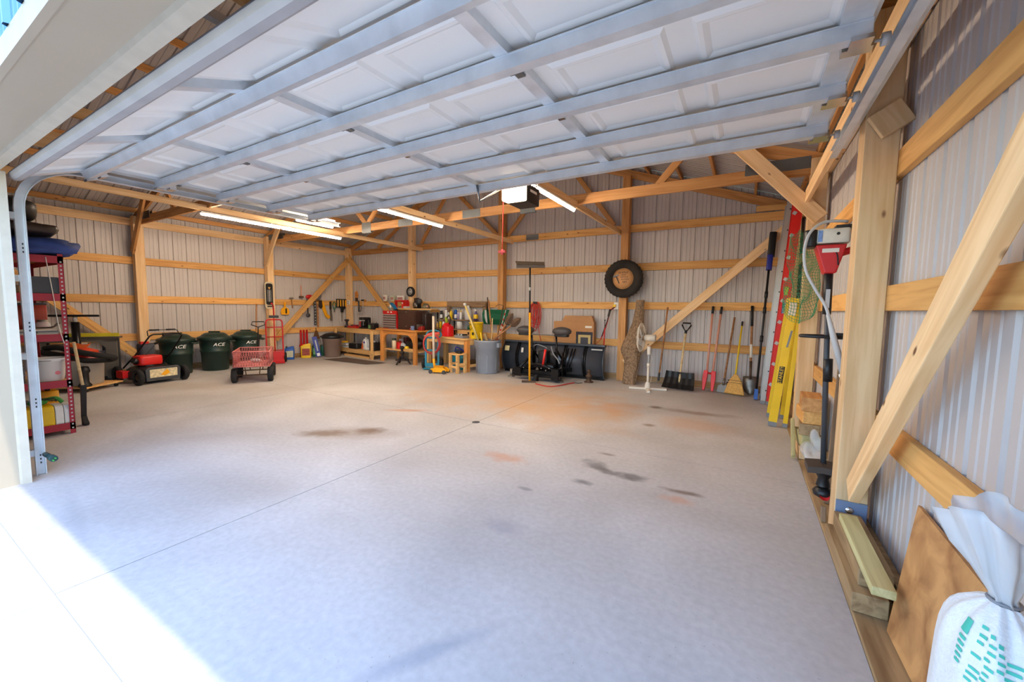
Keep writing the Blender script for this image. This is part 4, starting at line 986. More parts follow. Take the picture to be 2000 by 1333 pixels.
lb = MB().bb(0, 1.22, 0, .10, 0, .05).obj('floor_beam', BENCHW); lb.location = (-9.66, 7.22, 0); lb.rotation_euler = (0, 0, -.14); tag(lb, 'pale beam lying on the floor under the pine bench', 'beam')

# ---- tool chests and what is round them
def chest(name, label, x, y_, z, w_, d, h, m, nd, dm, brown=False):
    t = stand(name, label, 'tool chest', x, y_, z, -.10)
    MB().bb(-w_ / 2, w_ / 2, 0, d, 0, h).obj('case', m, t, .004)
    if not brown:
        MB().bb(-w_ / 2 - .004, w_ / 2 + .004, -.004, d, h - .075, h).obj('lid', m, t, .004)
        for cx in (-.06, .06): MB().lathe([(0, 0), (.035, 0), (.035, .004), (0, .005)], 16, (cx, -.004, h - .037), R=Matrix.Diagonal((1, 1, .5)).to_3x3() @ RX(PI / 2)).obj('badge', WHITE, t)
        dh = (h - .10) / nd
        for k in range(nd):
            dr = MB().bb(-w_ / 2 + .02, w_ / 2 - .02, -.012, .0, .015 + k * dh, .015 + (k + 1) * dh - .006).obj('drawer', dm, t); MB().bb(-w_ / 2 + .03, w_ / 2 - .03, -.022, -.012, .015 + (k + 1) * dh - .02, .015 + (k + 1) * dh - .008).obj('pull', LGREY, dr)
    else:
        MB().bb(-w_ / 2 - .004, w_ / 2 + .004, -.006, d, h - .07, h + .004).obj('lid', m, t, .006)
        for a, b_ in ((.14, .20), (.205, .29), (.295, .385)): MB().bb(-w_ / 2 + .02, w_ / 2 - .02, -.010, 0, a, b_).obj('drawer', m, t)
        MB().bb(-w_ / 2 + .02, w_ / 2 - .02, -.010, 0, .02, .13).obj('drawer', m, t)
        for z_ in (.08, h - .03): MB().bb(-.025, .025, -.014, -.006, z_ - .012, z_ + .012).obj('latch', STEEL, t)
    return t
chest('red_tool_chest', 'red tool chest with six grey drawers on the orange workbench', -7.77, 7.15, .823, .55, .32, .45, RED, 6, mat('drawer_grey', (112, 96, 90), .4, .4, var=.08))
chest('brown_tool_chest', 'dark brown steel tool chest right of the red one', -7.12, 7.08, .823, .64, .32, .46, BROWN, 4, BROWN, True)
bp = stand('plastic_case', 'dark brown plastic case standing beside the brown chest', 'case', -6.675, 7.32, .823, -.1)
MB().rbox((0, 0, .20), (.15, .22, .40), .02).obj('body', mat('dark_cocoa', (44, 30, 28), .5, var=.1), bp); MB().tube(arc((0, 0, .39), .05, 0, PI, 8, 'XZ'), .008, 6).obj('handle', BLACK, bp)
for k, (dx, dy, l_) in enumerate(((-7.50, 7.00, 'loose sockets and steel bits in front of the red tool chest'),)):
    t = stand('socket_pile', l_, 'sockets', dx, dy, .823)
    for j in range(7): MB().cyl((-.13 + j * .043, .02 * (j % 2), .001), (-.13 + j * .043, .02 * (j % 2), .026), .014, n=8).obj('socket', STEEL if j % 2 else MGREY, t)
sg_ = stand('squeeze_bottle', 'red and white bottle with a blue cap in front of the brown chest', 'bottle', -6.84, 7.0, .823)
MB().rbox((0, 0, .05), (.10, .06, .10), .02).obj('body', mat('steel_blue', (110, 130, 170), .5, var=.3, scale=30), sg_); MB().cyl((-.05, 0, .02), (-.09, 0, .03), .02).obj('cap', RED, sg_)
vi = stand('bench_vise', 'small red vise at the right end of the orange workbench', 'vise', -6.64, 7.08, .823)
MB().rbox((0, 0, .05), (.16, .10, .10), .02).obj('body', mat('vise_red', (150, 34, 28), .45, .2, var=.15), vi); MB().bb(-.11, -.07, -.05, .05, .03, .14).obj('jaw', STEEL, vi); MB().bb(-.05, -.01, -.05, .05, .06, .14).obj('jaw', STEEL, vi); MB().cyl((-.11, 0, .05), (-.135, 0, .05), .012).obj('screw', STEEL, vi)
# plank shelf above the chests with red saws, engine and trim
ps = board('plank_shelf', (-7.98, 7.55, 1.32), (-6.63, 7.55, 1.32), .28, .038, BENCHW, None, up=(0, 1, 0)); tag(ps, 'thick plank shelf above the tool chests holding an engine', 'shelf')
for x in (-7.85, -6.72): 
    k_ = MB().bb(-.02, .02, -.05, .28, -.05, 0).obj('shelf_bracket', GIRT, None); k_.parent = ps; k_.matrix_basis = ps.matrix_basis.inverted() @ Matrix.Translation((x, 7.55, 1.301))
Zp = 1.341
bf = stand('red_bow_tool', 'red bow-shaped tool with a white button on the plank shelf', 'tool', -7.77, 7.55, Zp, -.1)
MB().bb(-.24, -.20, -.03, .03, 0, .17).bb(-.24, .26, -.03, .03, .17, .21).obj('frame', RED, bf); MB().bb(.06, .13, -.04, .04, 0, .17).obj('grip', REDB, bf); MB().cyl((.095, -.045, .13), (.095, -.041, .13), .022).obj('button', WHITE, bf)
MB().bb(.14, .28, -.05, .05, 0, .05).obj('foot', LGREY, bf); MB().bb(.22, .27, -.04, .04, .05, .17).obj('rear_post', RED, bf)
en = stand('small_engine', 'dark carburettor engine on the plank shelf right of the red frame', 'engine', -7.24, 7.58, Zp, -.1)
MB().rbox((0, 0, .07), (.16, .14, .14), .02).obj('block', BLACKM, en); MB().rbox((-.02, 0, .20), (.11, .10, .13), .015).obj('cover', DBROWN, en); MB().lathe([(0, -.05), (.06, -.05), (.07, 0), (.06, .05), (0, .05)], 16, (.08, 0, .18), R=RX(PI / 2)).obj('flywheel', DGREY, en)
for k in range(4): MB().cyl((-.06 + k * .04, -.075, .03), (-.06 + k * .04, -.085, .10), .012, n=8).obj('pipe', CHROME, en)
MB().lathe([(0, -.03), (.05, -.03), (.055, 0), (.05, .03), (0, .03)], 16, (-.01, -.07, .10), R=RX(PI / 2)).obj('intake', STEEL, en)
gd = stand('gear_part', 'greenish rounded machine part next to the small engine', 'machine part', -6.95, 7.58, Zp, -.1)
MB().lathe([(0, 0), (.10, 0), (.11, .03), (.08, .08), (.05, .12), (0, .13)], 18).obj('body', mat('olive_metal', (112, 106, 84), .5, .3, var=.3), gd); MB().ball((.08, -.03, .05), .03).obj('knob', mat('flesh_pink', (200, 150, 130), .5, var=.05), gd)
bg_ = stand('spray_gun', 'blue and white spray gun resting across the end of the plank shelf', 'spray gun', -7.78, 7.30, 1.39, -.1)
MB().prism([(-.14, .06), (-.06, .09), (.04, .02), (.12, -.08), (.06, -.11), (-.02, -.02)], -.03, .03).obj('body', mat('gun_blue', (20, 110, 160), .4, var=.1), bg_, .01); MB().cyl((-.18, 0, .10), (-.12, 0, .075), .025).obj('nozzle', MGREY, bg_); MB().ball((-.13, 0, -.01), (.05, .03, .05)).obj('cup', PAPER, bg_)
MB().bb(.06, .12, -.03, .03, -.11, -.07).obj('base', BLACK, bg_)
# cans and boxes on the girt behind the chests
Zg = 1.526
for x, y_, w_, h, m_, l_ in ((-8.93, 7.78, .07, .14, MGREY, 'dark grey tin standing on the girt left of the brace'), (-8.62, 7.78, .10, .17, PAPER, 'white carton on the girt behind the diagonal brace'),
                          (-8.32, 7.78, .14, .15, mat('pale_green', (186, 196, 170), .6, var=.15), 'pale green box on the girt right of the brace'), (-8.02, 7.78, .24, .15, WHITE, 'wide white and red printed box on the girt')):
    t = stand('girt_box', l_, 'box', x, y_, Zg, 0); MB().rbox((0, 0, h / 2), (w_, .07, h), .006).obj('body', m_, t); MB().bb(-w_ * .4, w_ * .4, -.037, -.034, h * .25, h * .7).obj('print', mat('print_mix', (176, 120, 120), .5, var=.6, scale=40), t)
# wheel clock on the post
wc = stand('wheel_clock', 'small toy-tyre wall clock hung on the post above the engine', 'clock', -7.54, 7.655, 1.77, 0)
MB().lathe([(.085, -.04), (.112, -.045), (.128, -.02), (.128, .03), (.085, .03)], 30, R=RX(PI / 2), closed=True).obj('tyre', RUBBER, wc); MB().lathe([(0, .0), (.086, .0), (.086, .02), (0, .02)], 26, R=RX(PI / 2)).obj('hub_face', LGREY, wc)
for k in range(12):
    a = k * PI / 6; MB().box((.05 * math.cos(a), -.022, .05 * math.sin(a)), (.03, .006, .010), R=RY(-a)).obj('spoke', RUST, wc)
# wire clamps and chisels on the girt near the corner post
cl = T('bar_clamps', 'row of black bar clamps with amber jaws hung on the girt at the corner', 'clamps', (XL + .05, 7.53, 1.55), PI / 2)
MB().bb(-.16, .16, -.04, -.01, .0, .03).obj('rail', BLACK, cl)
for k in range(4): MB().bb(-.15 + k * .085, -.10 + k * .085, -.05, -.01, -.19, .0).obj('clamp', (YELLO2 if k % 2 else STRAW), cl); MB().bb(-.155 + k * .085, -.145 + k * .085, -.05, -.01, -.22, 0).obj('bar', BLACK, cl)
MB().prism([(-.06, -.20), (.10, -.20), (.10, -.25), (.05, -.27), (.03, -.36), (-.02, -.36), (-.03, -.25)], -.07, -.02).obj('drill', BLACK, cl); MB().bb(-.12, .12, -.06, -.02, -.205, -.185).obj('bracket', BLACK, cl); MB().cyl((.0, -.045, -.36), (.0, -.045, -.62), .010, n=8).obj('spindle', STEEL, cl)
ob_ = T('outlet_box', 'white electrical outlet box on the corner post', 'outlet', (-9.985, 7.66, 1.42)); MB().bb(-.045, .045, -.035, .0, 0, .12).obj('box', WHITE, ob_, .004); MB().bb(-.012, .012, -.038, -.035, .02, .05).obj('socket', DGREY, ob_); MB().bb(-.012, .012, -.038, -.035, .07, .10).obj('socket', DGREY, ob_)
for k, (x, z, l_, m_) in enumerate(((-9.84, 1.62, 'amber-handled hand plane hanging beside the corner post', ORANGEW), (-9.74, 1.34, 'grey caulking gun hanging on the back wall girt', DGREY), (-9.58, 1.52, 'ball hammer hung on the back girt with wire snips below', STEEL))):
    t = T('hanging_tool', l_, 'tool', (x, YB - .05, z))
    if k == 0: MB().prism([(-.05, 0), (.04, 0), (.05, .12), (.0, .2), (-.05, .16)], -.05, -.005).obj('body', m_, t, .01); MB().bb(-.03, .02, -.06, -.005, -.10, .0).obj('blade', RUST, t)
    if k == 1: MB().tube([(0, -.04, .2), (0, -.04, -.12)], .022, 10).obj('barrel', m_, t); MB().tube(spline([(0, -.04, -.12), (.08, -.04, -.10), (.10, -.04, .02), (.04, -.04, .06)], 5), .009, 6).obj('trigger', DBROWN, t); MB().bb(-.08, .12, -.08, -.005, -.16, -.145).obj('hook_shelf', LGREY, t)
    if k == 2: MB().cyl((-.06, -.03, .03), (.05, -.03, .03), .022, n=10).obj('head', BLACK, t); MB().tube([(0, -.03, .02), (.01, -.03, -.26)], .010, 6).obj('handle', LGREY, t); MB().tube(arc((.05, -.03, -.30), .05, 0, 5, 12, 'XZ'), .006, 6).obj('wire_loop', LGREY, t); MB().ball((.10, -.03, .02), (.05, .02, .03)).obj('block', ORANGEW, t)

# ---- shelf of bottles behind the table
def open_shelf():
    t = T('bottle_shelf', 'narrow two-level wall shelf of bottles behind the pine table', 'shelf', (-6.62, 7.60, 0))
    board('upper_board', (0.02, .12, 1.075), (1.12, .12, 1.075), .22, .022, OLDWOOD, None, up=(0, 1, 0)).parent = t
    board('lower_board', (-.16, .12, .845), (1.22, .12, .845), .22, .022, OLDWOOD, None, up=(0, 1, 0)).parent = t
    for x in (-.14, .40, 1.06): MB().bb(x, x + .012, .18, .21, .70, 1.30).obj('upright', BLACKM, t)
    board('top_frame', (.20, .18, 1.46), (1.36, .18, 1.46), .13, .05, OLDWOOD, None).parent = t
    for x in (.24, 1.32): board('frame_leg', (x, .18, 1.42), (x, .18, 1.10), .09, .05, OLDWOOD, None, up=(1, 0, 0)).parent = t
    return t
open_shelf()
def bottle(label, x, y_, z, h, r, m, capm, shape='round', labm=None):
    t = T('bottle', label, 'bottle', (x, y_, z), 0, 'bottles and tins on the wall shelf')
    if shape == 'round': MB().lathe([(0, 0), (r, 0), (r, h * .62), (r * .85, h * .72), (r * .38, h * .84), (r * .38, h * .9)], 16).obj('body', m, t); MB().cyl((0, 0, h * .86), (0, 0, h), r * .46, n=12).obj('cap', capm, t)
    elif shape == 'jug': MB().lathe([(0, 0), (r, 0), (r, h * .55), (r * .8, h * .72), (r * .35, h * .9), (r * .3, h * .93)], 18).obj('body', m, t); MB().cyl((0, 0, h * .92), (0, 0, h), r * .34, n=12).obj('cap', capm, t)
    elif shape == 'spray': MB().lathe([(0, 0), (r, 0), (r * .9, h * .5), (r * .35, h * .7), (r * .35, h * .8)], 16).obj('body', m, t); MB().prism([(-r * .4, h * .8), (r * .3, h * .8), (r * .3, h * .95), (-r * .9, h), (-r * .9, h * .93), (-r * .4, h * .9)], -r * .25, r * .25).obj('trigger_head', capm, t)
    else: MB().lathe([(0, 0), (r, 0), (r, h * .92), (r * .9, h * .95), (0, h * .95)], 16).obj('body', m, t); MB().cyl((0, 0, h * .94), (0, 0, h), r * .7, n=12).obj('cap', capm, t)
    if labm: MB().lathe([(r * 1.01, h * .12), (r * 1.02, h * .13), (r * 1.02, h * .5), (r * 1.01, h * .51)], 16).obj('label', labm, t)
    return t
Zb = 1.087; yb_ = 7.70
LBL = mat('label_white', (228, 226, 220), .5, var=.15, scale=40)
for i, (x, h, r, m_, c_, s_, lm, l_) in enumerate((
    (-6.55, .22, .035, BLACK, WHITE, 'can', LBL, 'black and white spray can at the left end of the upper bottle shelf'),
    (-6.40, .24, .036, LBL, PURPLE, 'can', None, 'white can with a purple cap on the upper bottle shelf'),
    (-6.32, .17, .03, LGREY, LBL, 'can', LBL, 'small silver can beside the purple-capped can'),
    (-6.24, .25, .036, YELLOW, TAN, 'round', None, 'yellow bottle with a tan top on the upper bottle shelf'),
    (-6.10, .24, .036, BLUE, TEAL, 'can', LBL, 'blue can with a teal cap on the upper bottle shelf'),
    (-6.02, .17, .028, mat('lilac', (170, 160, 196), .5, var=.1), WHITE, 'can', None, 'lilac tube between the blue can and the white bottle'),
    (-5.94, .22, .034, WHITE, YELLOW, 'round', LBL, 'white bottle with a yellow cap left of the big jug'),
    (-5.72, .34, .085, mat('milky_jug', (206, 208, 212), .4, var=.06), WHITE, 'jug', None, 'large milky translucent jug on the upper bottle shelf'),
    (-5.50, .26, .055, PURPLE, WHITE, 'spray', YELLOW, 'purple spray bottle with a yellow label next to the large jug'))):
    bottle(l_, x, yb_, Zb, h, r, m_, c_, s_, lm)
for i, (x, h, r, m_, c_, s_, l_) in enumerate((
    (-6.68, .16, .03, STRAW, LGREY, 'round', 'amber small bottle at the left of the lower bottle shelf'), (-6.58, .18, .034, YELLOW, BLACK, 'can', 'yellow tin on the lower bottle shelf'), (-6.48, .20, .032, LBL, RED, 'round', 'white bottle with a red cap on the lower bottle shelf'),
    (-6.36, .17, .034, STRAW, YELLO2, 'can', 'straw-coloured tin on the lower bottle shelf'), (-5.98, .19, .07, LBL, LGREY, 'can', 'tall white tin standing right of the red gas can'), (-5.70, .10, .04, GREEND, BLACK, 'round', 'squat dark green bottle on the lower bottle shelf'),
    (-5.44, .10, .07, RED, WHITE, 'can', 'short red tin with a white mark on the lower bottle shelf'), (-5.585, .09, .03, BLACK, DGREY, 'round', 'tiny black bottle on the lower bottle shelf'))):
    bottle(l_, x, yb_, .857, h, r, m_, c_, s_)
# on the pine table
Zt = .711
gcn = T('gas_can', 'red plastic gas can with a green and yellow spout on the pine table', 'gas can', (-5.92, 7.18, Zt), -.2)
MB().rbox((0, 0, .12), (.25, .20, .24), .05).obj('body', mat('gas_red', (214, 20, 34), .35, var=.05), gcn); MB().lathe([(.12, .22), (.08, .29), (.05, .31), (0, .31)], 20, (-.02, 0, 0)).obj('shoulder', MATS['gas_red'], gcn)
MB().cyl((-.04, 0, .30), (-.05, 0, .44), .032).obj('spout', mat('lime', (150, 170, 40), .5, var=.1), gcn); MB().tube(spline([(.06, 0, .28), (.10, 0, .40), (.04, 0, .48), (-.03, 0, .42)], 5), .016, 8).obj('handle', DBROWN, gcn)
pbx = T('pine_crate', 'small pine box at the back of the pine table', 'crate', (-5.55, 7.32, Zt), -.2); 
MB().bb(-.22, .22, -.02, .0, 0, .14).obj('front', BENCHW, pbx); MB().bb(-.22, -.20, 0, .12, 0, .14).obj('end', BENCHW, pbx); MB().bb(.20, .22, 0, .12, 0, .14).obj('end', BENCHW, pbx); MB().bb(-.22, .22, .10, .12, 0, .14).obj('back', BENCHW, pbx); MB().bb(-.2, .2, 0, .1, 0, .01).obj('bottom', BENCHW, pbx)
crt = T('battery_tray', 'grey tray of small parts on the pine table beside the yellow bucket', 'tray', (-5.36, 6.98, Zt), -.2)
MB().bb(-.14, .14, -.09, .09, 0, .06).obj('tray', MGREY, crt, .006)
for k in range(5): MB().box((-.10 + k * .05, 0, .075), (.035, .12, .03)).obj('part', (DGREY, LGREY, OLIVE, LGREY, BLACK)[k], crt)
yk = T('yellow_bucket', 'yellow plastic bucket with a wire bail on the end of the pine table', 'bucket', (-5.03, 7.06, Zt), -.2)
MB().lathe([(0, 0), (.125, 0), (.13, .01), (.15, .33), (.158, .335), (.158, .355), (.146, .355), (.14, .32), (.12, .02), (0, .02)], 30).obj('body', YELLOW, yk)
MB().tube([(-.05, -.155, .30), (.05, -.155, .30), (.07, -.158, .27), (0, -.165, .18), (-.07, -.158, .27)], .005, 6, True).obj('print_outline', BLACK, yk)
for x in (-.09, .05): MB().box((x, -.147, .11), (.05, .004, .06)).obj('print', BLACK, yk)
MB().tube(arc((0, 0, .32), .16, PI, 2 * PI, 14, 'XY'), .003, 6).obj('bail', STEEL, yk)
gf = T('green_shovel_blade', 'dark green plastic snow shovel blade hanging behind the grey can', 'shovel', (-4.88, 7.66, 1.0))
vs = []; n = 9
for j, z in enumerate((0, .12, .25, .34)):
    for i in range(n): vs.append((-.34 + .68 * i / (n - 1), -.02 - .09 * math.sin(PI * j / 3.2) + .012 * (i % 2), z))
MB().add(vs, [(j * n + i, j * n + i + 1, (j + 1) * n + i + 1, (j + 1) * n + i) for j in range(3) for i in range(n - 1)]).obj('blade', GREEND, gf)
sm = gf.children[0].modifiers.new('s', 'SOLIDIFY'); sm.thickness = .012
MB().prism([(-.22, .06), (-.17, .02), (-.19, .20), (-.21, .33), (-.25, .33), (-.25, .18)], -.135, -.125).obj('edge_strip', LGREY, gf); MB().tube([(-.22, -.06, .3), (-.23, -.05, .62)], .012, 8).obj('shaft', BLACKM, gf)
# ---- between the bench legs
def carton(): pass
Zo = .314
gr_ = T('fuel_jug', 'red fuel jug with a cream cylinder in front, under the orange workbench', 'fuel jug', (-7.62, 7.28, Zo)); MB().rbox((0, 0, .085), (.26, .16, .17), .03).obj('body', REDB, gr_); MB().cyl((.07, 0, .16), (.07, 0, .2), .025).obj('cap', RED, gr_)
th = T('thermos', 'cream thermos with a dark green lid under the orange workbench', 'thermos', (-7.60, 7.13, Zo)); MB().lathe([(0, 0), (.055, 0), (.055, .21), (.045, .22), (0, .22)], 18).obj('body', mat('cream', (232, 208, 168), .4, var=.03), th); MB().lathe([(.05, .22), (.05, .27), (.0, .27)], 18).obj('lid', mat('dark_green', (40, 58, 46), .5, var=.05), th)
pw = T('clear_bag', 'clear plastic bag of parts beside the red fuel jug', 'bag', (-7.36, 7.20, Zo)); MB().ball((0, 0, .09), (.08, .06, .09), jit=.3).obj('bag', LGREY, pw)
for i, (x, w_, h, m_, l_) in enumerate(((-7.66, .10, .24, PAPER, 'white tub at the back of the orange bench shelf'), (-7.50, .10, .28, mat('maroon', (90, 36, 34), .5, var=.1), 'maroon box at the back of the orange bench shelf'))):
    t = T('stored_box', l_, 'box', (x, 7.45, Zo)); MB().rbox((0, 0, h / 2), (w_, .12, h), .01).obj('body', m_, t)
bg2 = T('black_duffel', 'large black duffel bag on the shelf under the orange bench', 'bag', (-7.06, 7.31, Zo + .014)); MB().ball((0, 0, .14), (.26, .16, .15), 18, 10, jit=.15).obj('bag', BLACK, bg2); MB().tube(arc((0, -.05, .20), .12, .2, PI - .2, 10, 'XZ'), .012, 6).obj('handle', NAVY, bg2)
yg = T('yellow_hat', 'small yellow plastic hat lying in front of the black duffel', 'hat', (-7.12, 7.08, Zo + .046)); MB().lathe([(.060, 0), (.056, .03), (.036, .055), (0, .062)], 18).obj('shell', YELLOW, yg)
pk = MB().bb(-.24, .24, -.05, .05, 0, .045).obj('pale_block', BENCHW); pk.location = (-7.02, 7.075, Zo); pk.rotation_euler = (0, 0, -.1); tag(pk, 'pale wooden block on the front edge of the orange bench shelf', 'block')
# iron pump
ip = T('iron_pump', 'small rusty cast iron pump stand on three feet in front of the orange bench', 'iron stand', (-7.02, 6.83, .012), .3)
MB().lathe([(.03, .13), (.04, .18), (.025, .22), (.05, .26), (.055, .28), (.03, .31), (.03, .36), (.055, .38), (.06, .41), (.03, .43), (0, .44)], 18).obj('column', mat('dark_iron', (46, 36, 32), .55, .4, var=.25, scale=20), ip)
for a in (.3, 2.4, 4.5): MB().tube(spline([(0, 0, .17), (.08 * math.cos(a), .08 * math.sin(a), .17), (.15 * math.cos(a), .15 * math.sin(a), .06), (.20 * math.cos(a), .20 * math.sin(a), .01)], 5), .020, 8).obj('leg', MATS['dark_iron'], ip)
MB().tube(arc((0, 0, .10), .15, 0, 2 * PI, 16, 'XY')[:-1], .010, 6, True).obj('ring', MATS['dark_iron'], ip)
# blue hand truck with hose
bh = T('blue_hand_truck', 'teal hand truck with a coiled red air hose leaning on the benches', 'hand truck', (-6.00, 6.74, 0), .55)
for x in (-.14, .14): MB().bb(x - .02, x + .02, -.02, .02, .06, .72).obj('rail', TEAL, bh)
for z in (.10, .42, .70): MB().bb(-.14, .14, -.015, .015, z - .02, z + .02).obj('cross_bar', TEAL, bh)
MB().bb(-.17, .17, -.20, .0, .02, .035).obj('toe_plate', TEAL, bh); MB().bb(-.15, .15, -.012, .02, .05, .13).obj('lower_plate', TEAL, bh)
for x in (-.20, .20): wheel('wheel', bh, (x, .06, .115), .115, .06, 'X', TEAL, .5)
MB().tube(spline([(-.14, 0, .72), (-.10, .02, .82), (.02, .02, .86), (.14, .02, .84), (.20, .02, .76), (.14, 0, .70)], 6), .018, 8).obj('top_handle', TEAL, bh)
for k in range(4): MB().tube([(.0 + (.19 - .008 * k) * math.cos(a), -.045 - .018 * k, .57 + (.235 - .012 * k) * math.sin(a)) for a in [i * 2 * PI / 28 for i in range(28)]], .011, 7, True).obj('hose_coil', CORDRED if k % 2 else mat('pink_hose', (206, 96, 96), .5, var=.06), bh)
MB().box((.04, -.03, .79), (.26, .10, .05), R=RY(-.15)).obj('red_block', mat('coral', (222, 78, 48), .5, var=.05), bh)
tk_ = T('blue_compressor', 'blue air compressor tank under the pine table', 'compressor', (-5.50, 7.10, 0), -.2)
MB().cyl((-.20, 0, .20), (.20, 0, .20), .12, n=18).obj('tank', TEAL, tk_); MB().rbox((0, 0, .37), (.24, .16, .12), .03).obj('pump', mat('deep_blue', (20, 60, 110), .4, var=.1), tk_)
for x in (-.14, .14): MB().bb(x - .02, x + .02, -.10, .10, 0, .10).obj('foot', TEAL, tk_)
MB().tube(spline([(-.1, -.05, .42), (.02, -.12, .50), (.14, -.05, .44), (.22, .05, .30)], 6), .012, 8).obj('hose', NAVY, tk_)
# yellow floor jack with white handle
fj = T('floor_jack', 'yellow floor jack with a tall pale handle standing upright', 'floor jack', (-5.50, 6.37, 0), .25)
MB().prism([(-.16, .03), (.20, .03), (.22, .08), (.14, .13), (-.02, .13), (-.14, .10)], -.09, -.075).obj('side_plate', YELLO2, fj, .004); MB().prism([(-.16, .03), (.20, .03), (.22, .08), (.14, .13), (-.02, .13), (-.14, .10)], .075, .09).obj('side_plate', YELLO2, fj, .004)
MB().bb(-.15, .16, -.08, .08, .04, .06).obj('base', YELLO2, fj); MB().cyl((-.08, 0, .05), (-.11, 0, .30), .026).obj('socket', YELLO2, fj); MB().cyl((-.11, 0, .28), (-.115, .0, 1.19), .024).obj('handle', mat('pale_pipe', (224, 206, 182), .5, var=.05), fj); MB().bb(-.05, .12, -.04, .04, .06, .16).obj('lift_arm', mat('amber_y', (226, 150, 20), .4, var=.2), fj)
for x in (-.13, .17):
    for y_ in (-.10, .10): MB().cyl((x, y_ - .02, .04), (x, y_ + .02, .04), .04, n=14).obj('wheel', DGREY, fj)
# stool
so_ = T('pine_stool', 'small pine stool with square legs in front of the table', 'stool', (-5.22, 6.66, 0), -.25)
MB().rbox((0, 0, .40), (.36, .30, .03), .08).obj('seat', BENCHW, so_)
for x in (-.12, .12):
    for y_ in (-.10, .10): MB().bb(x - .028, x + .028, y_ - .025, y_ + .025, 0, .385).obj('leg', BENCHW, so_)
MB().bb(-.12, .12, -.11, -.09, .10, .15).obj('stretcher', BENCHW, so_); MB().bb(-.12, .12, .09, .11, .10, .15).obj('stretcher', BENCHW, so_)
MB().bb(-.13, -.11, -.1, .1, .16, .21).obj('stretcher', BENCHW, so_); MB().bb(.11, .13, -.1, .1, .16, .21).obj('stretcher', BENCHW, so_)
gv = blob('work_gloves', 'dark work gloves lying on the pine stool', 'gloves', (-5.18, 6.64, .417), (.20, .12, .05), BLACK, -.3, .5)
# grey can full of long tools
gcn2 = T('grey_trash_can', 'large grey round trash can full of long-handled tools', 'trash can', (-4.70, 7.02, 0), .25)
MB().lathe([(0, 0), (.215, 0), (.225, .012), (.255, .52), (.268, .525), (.275, .66), (.288, .67), (.288, .70), (.268, .70), (.262, .66), (.22, .05), (0, .04)], 40).obj('body', GREYCAN, gcn2)
for a in (-.25, PI - .25): MB().box((.285 * math.cos(a), .285 * math.sin(a), .60), (.06, .13, .10), R=RZ(a)).obj('handle', GREYCAN, gcn2, .015)
fr = MB(); 
for a0 in (-2.15, -1.25): pass
for k in range(8):
    a = -PI + k * PI / 4 + .3; MB().box((.243 * math.cos(a), .243 * math.sin(a), .27), (.008, .012, .44), R=RZ(a)).obj('rib', GREYCAN, gcn2)
def pole(name, label, cat, e, r, m, az, rr=.17, zb=.22, group='long tools standing in the grey can'):
    """a tool standing in the can: it passes the rim at azimuth az and ends at e"""
    e = Vector(e); rim = Vector((BX_ + rr * math.cos(az), BY_ + rr * math.sin(az), .70))
    p0 = rim + (rim - e) * ((.70 - zb) / (e.z - .70))
    h = Vector((p0.x - BX_, p0.y - BY_)); lim = .17
    if h.length > lim:                                       # keep its foot inside the wall of the can
        h *= lim / h.length; p0.x = BX_ + h.x; p0.y = BY_ + h.y
    t = T(name, label, cat, p0, 0, group); d = e - p0
    MB().tube([(0, 0, 0), tuple(d)], r, 8).obj('shaft', m, t); return t, d
BX_, BY_ = -4.70, 7.02
t, d = pole('pale_pole', 'long pale pole with a white end leaning left out of the grey can', 'pole', (-5.066, 6.7, 1.442), .022, mat('pale_yellow_wood', (222, 196, 120), .6, var=.1), -2.3, .21, .55); MB().tube([tuple(d * .97), tuple(d * 1.03)], .030, 8).obj('end_cap', WHITE, t)
t, d = pole('wooden_pole', 'upright pale wooden pole standing in the grey can', 'pole', (-4.839, 7.24, 1.551), .017, HANDLE, 1.5, .20)
t, d = pole('thin_stick', 'short thin pale stick in the middle of the grey can', 'stick', (-4.651, 7.12, 1.158), .010, PALEH, 1.2, .10)
t, d = pole('yellow_paddle', 'flat yellow paddle stuck in the left side of the grey can', 'paddle', (-4.855, 6.98, 0.851), .02, YELLOW, PI - .1, .20)
t, d = pole('tan_paddle', 'tan flat-ended paddle in the grey can', 'paddle', (-4.817, 7.08, 0.826), .032, TAN, 2.4, .12)
for k, (e_, az, l_) in enumerate((((-4.521, 7.34, 1.433), .95, 'rusty rod leaning right in the grey can, leftmost of the bundle'), ((-4.419, 7.28, 1.335), .60, 'white striped stake leaning right in the grey can'), ((-4.343, 7.2, 1.175), .30, 'second white striped stake leaning right in the grey can'))):
    t, d = pole('stake', l_, 'stake', e_, .010, (RUST, LGREY, PAPER)[k], az, .21)
    if k:
        for j in range(5): MB().tube([tuple(d * (.5 + j * .1)), tuple(d * (.54 + j * .1))], .012, 6).obj('band', CORDRED, t)
    else: MB().tube([tuple(d), tuple(d + Vector((-.12, 0, .02))), tuple(d + Vector((-.20, 0, -.03)))], .006, 6).obj('hook', RUST, t)
for k, (e_, az) in enumerate((((-4.275, 7.05, 1.041), .05), ((-4.076, 6.92, 1.02), -.55))):
    t, d = pole('shovel', ('steep wooden-handled trowel shovel in the grey can', 'wooden-handled shovel leaning furthest right from the grey can')[k], 'shovel', e_, .018, HANDLE, az, .19, .48)
    dn = d.normalized(); x_ = dn.cross(Vector((.3, -.9, .1))).normalized(); nrm = x_.cross(dn)
    vs = []
    for s_, wv in ((0, .03), (.06, .07), (.14, .075), (.22, .055), (.28, .008)):
        for q in (-1, 0, 1): vs.append(tuple(d + dn * s_ + x_ * (q * wv) + nrm * (.0 if q else .02)))
    o_ = MB().add(vs, [(3 * j + i, 3 * j + i + 1, 3 * j + i + 4, 3 * j + i + 3) for j in range(4) for i in range(2)]).obj('blade', RUST, t); o_.modifiers.new('s', 'SOLIDIFY').thickness = .006

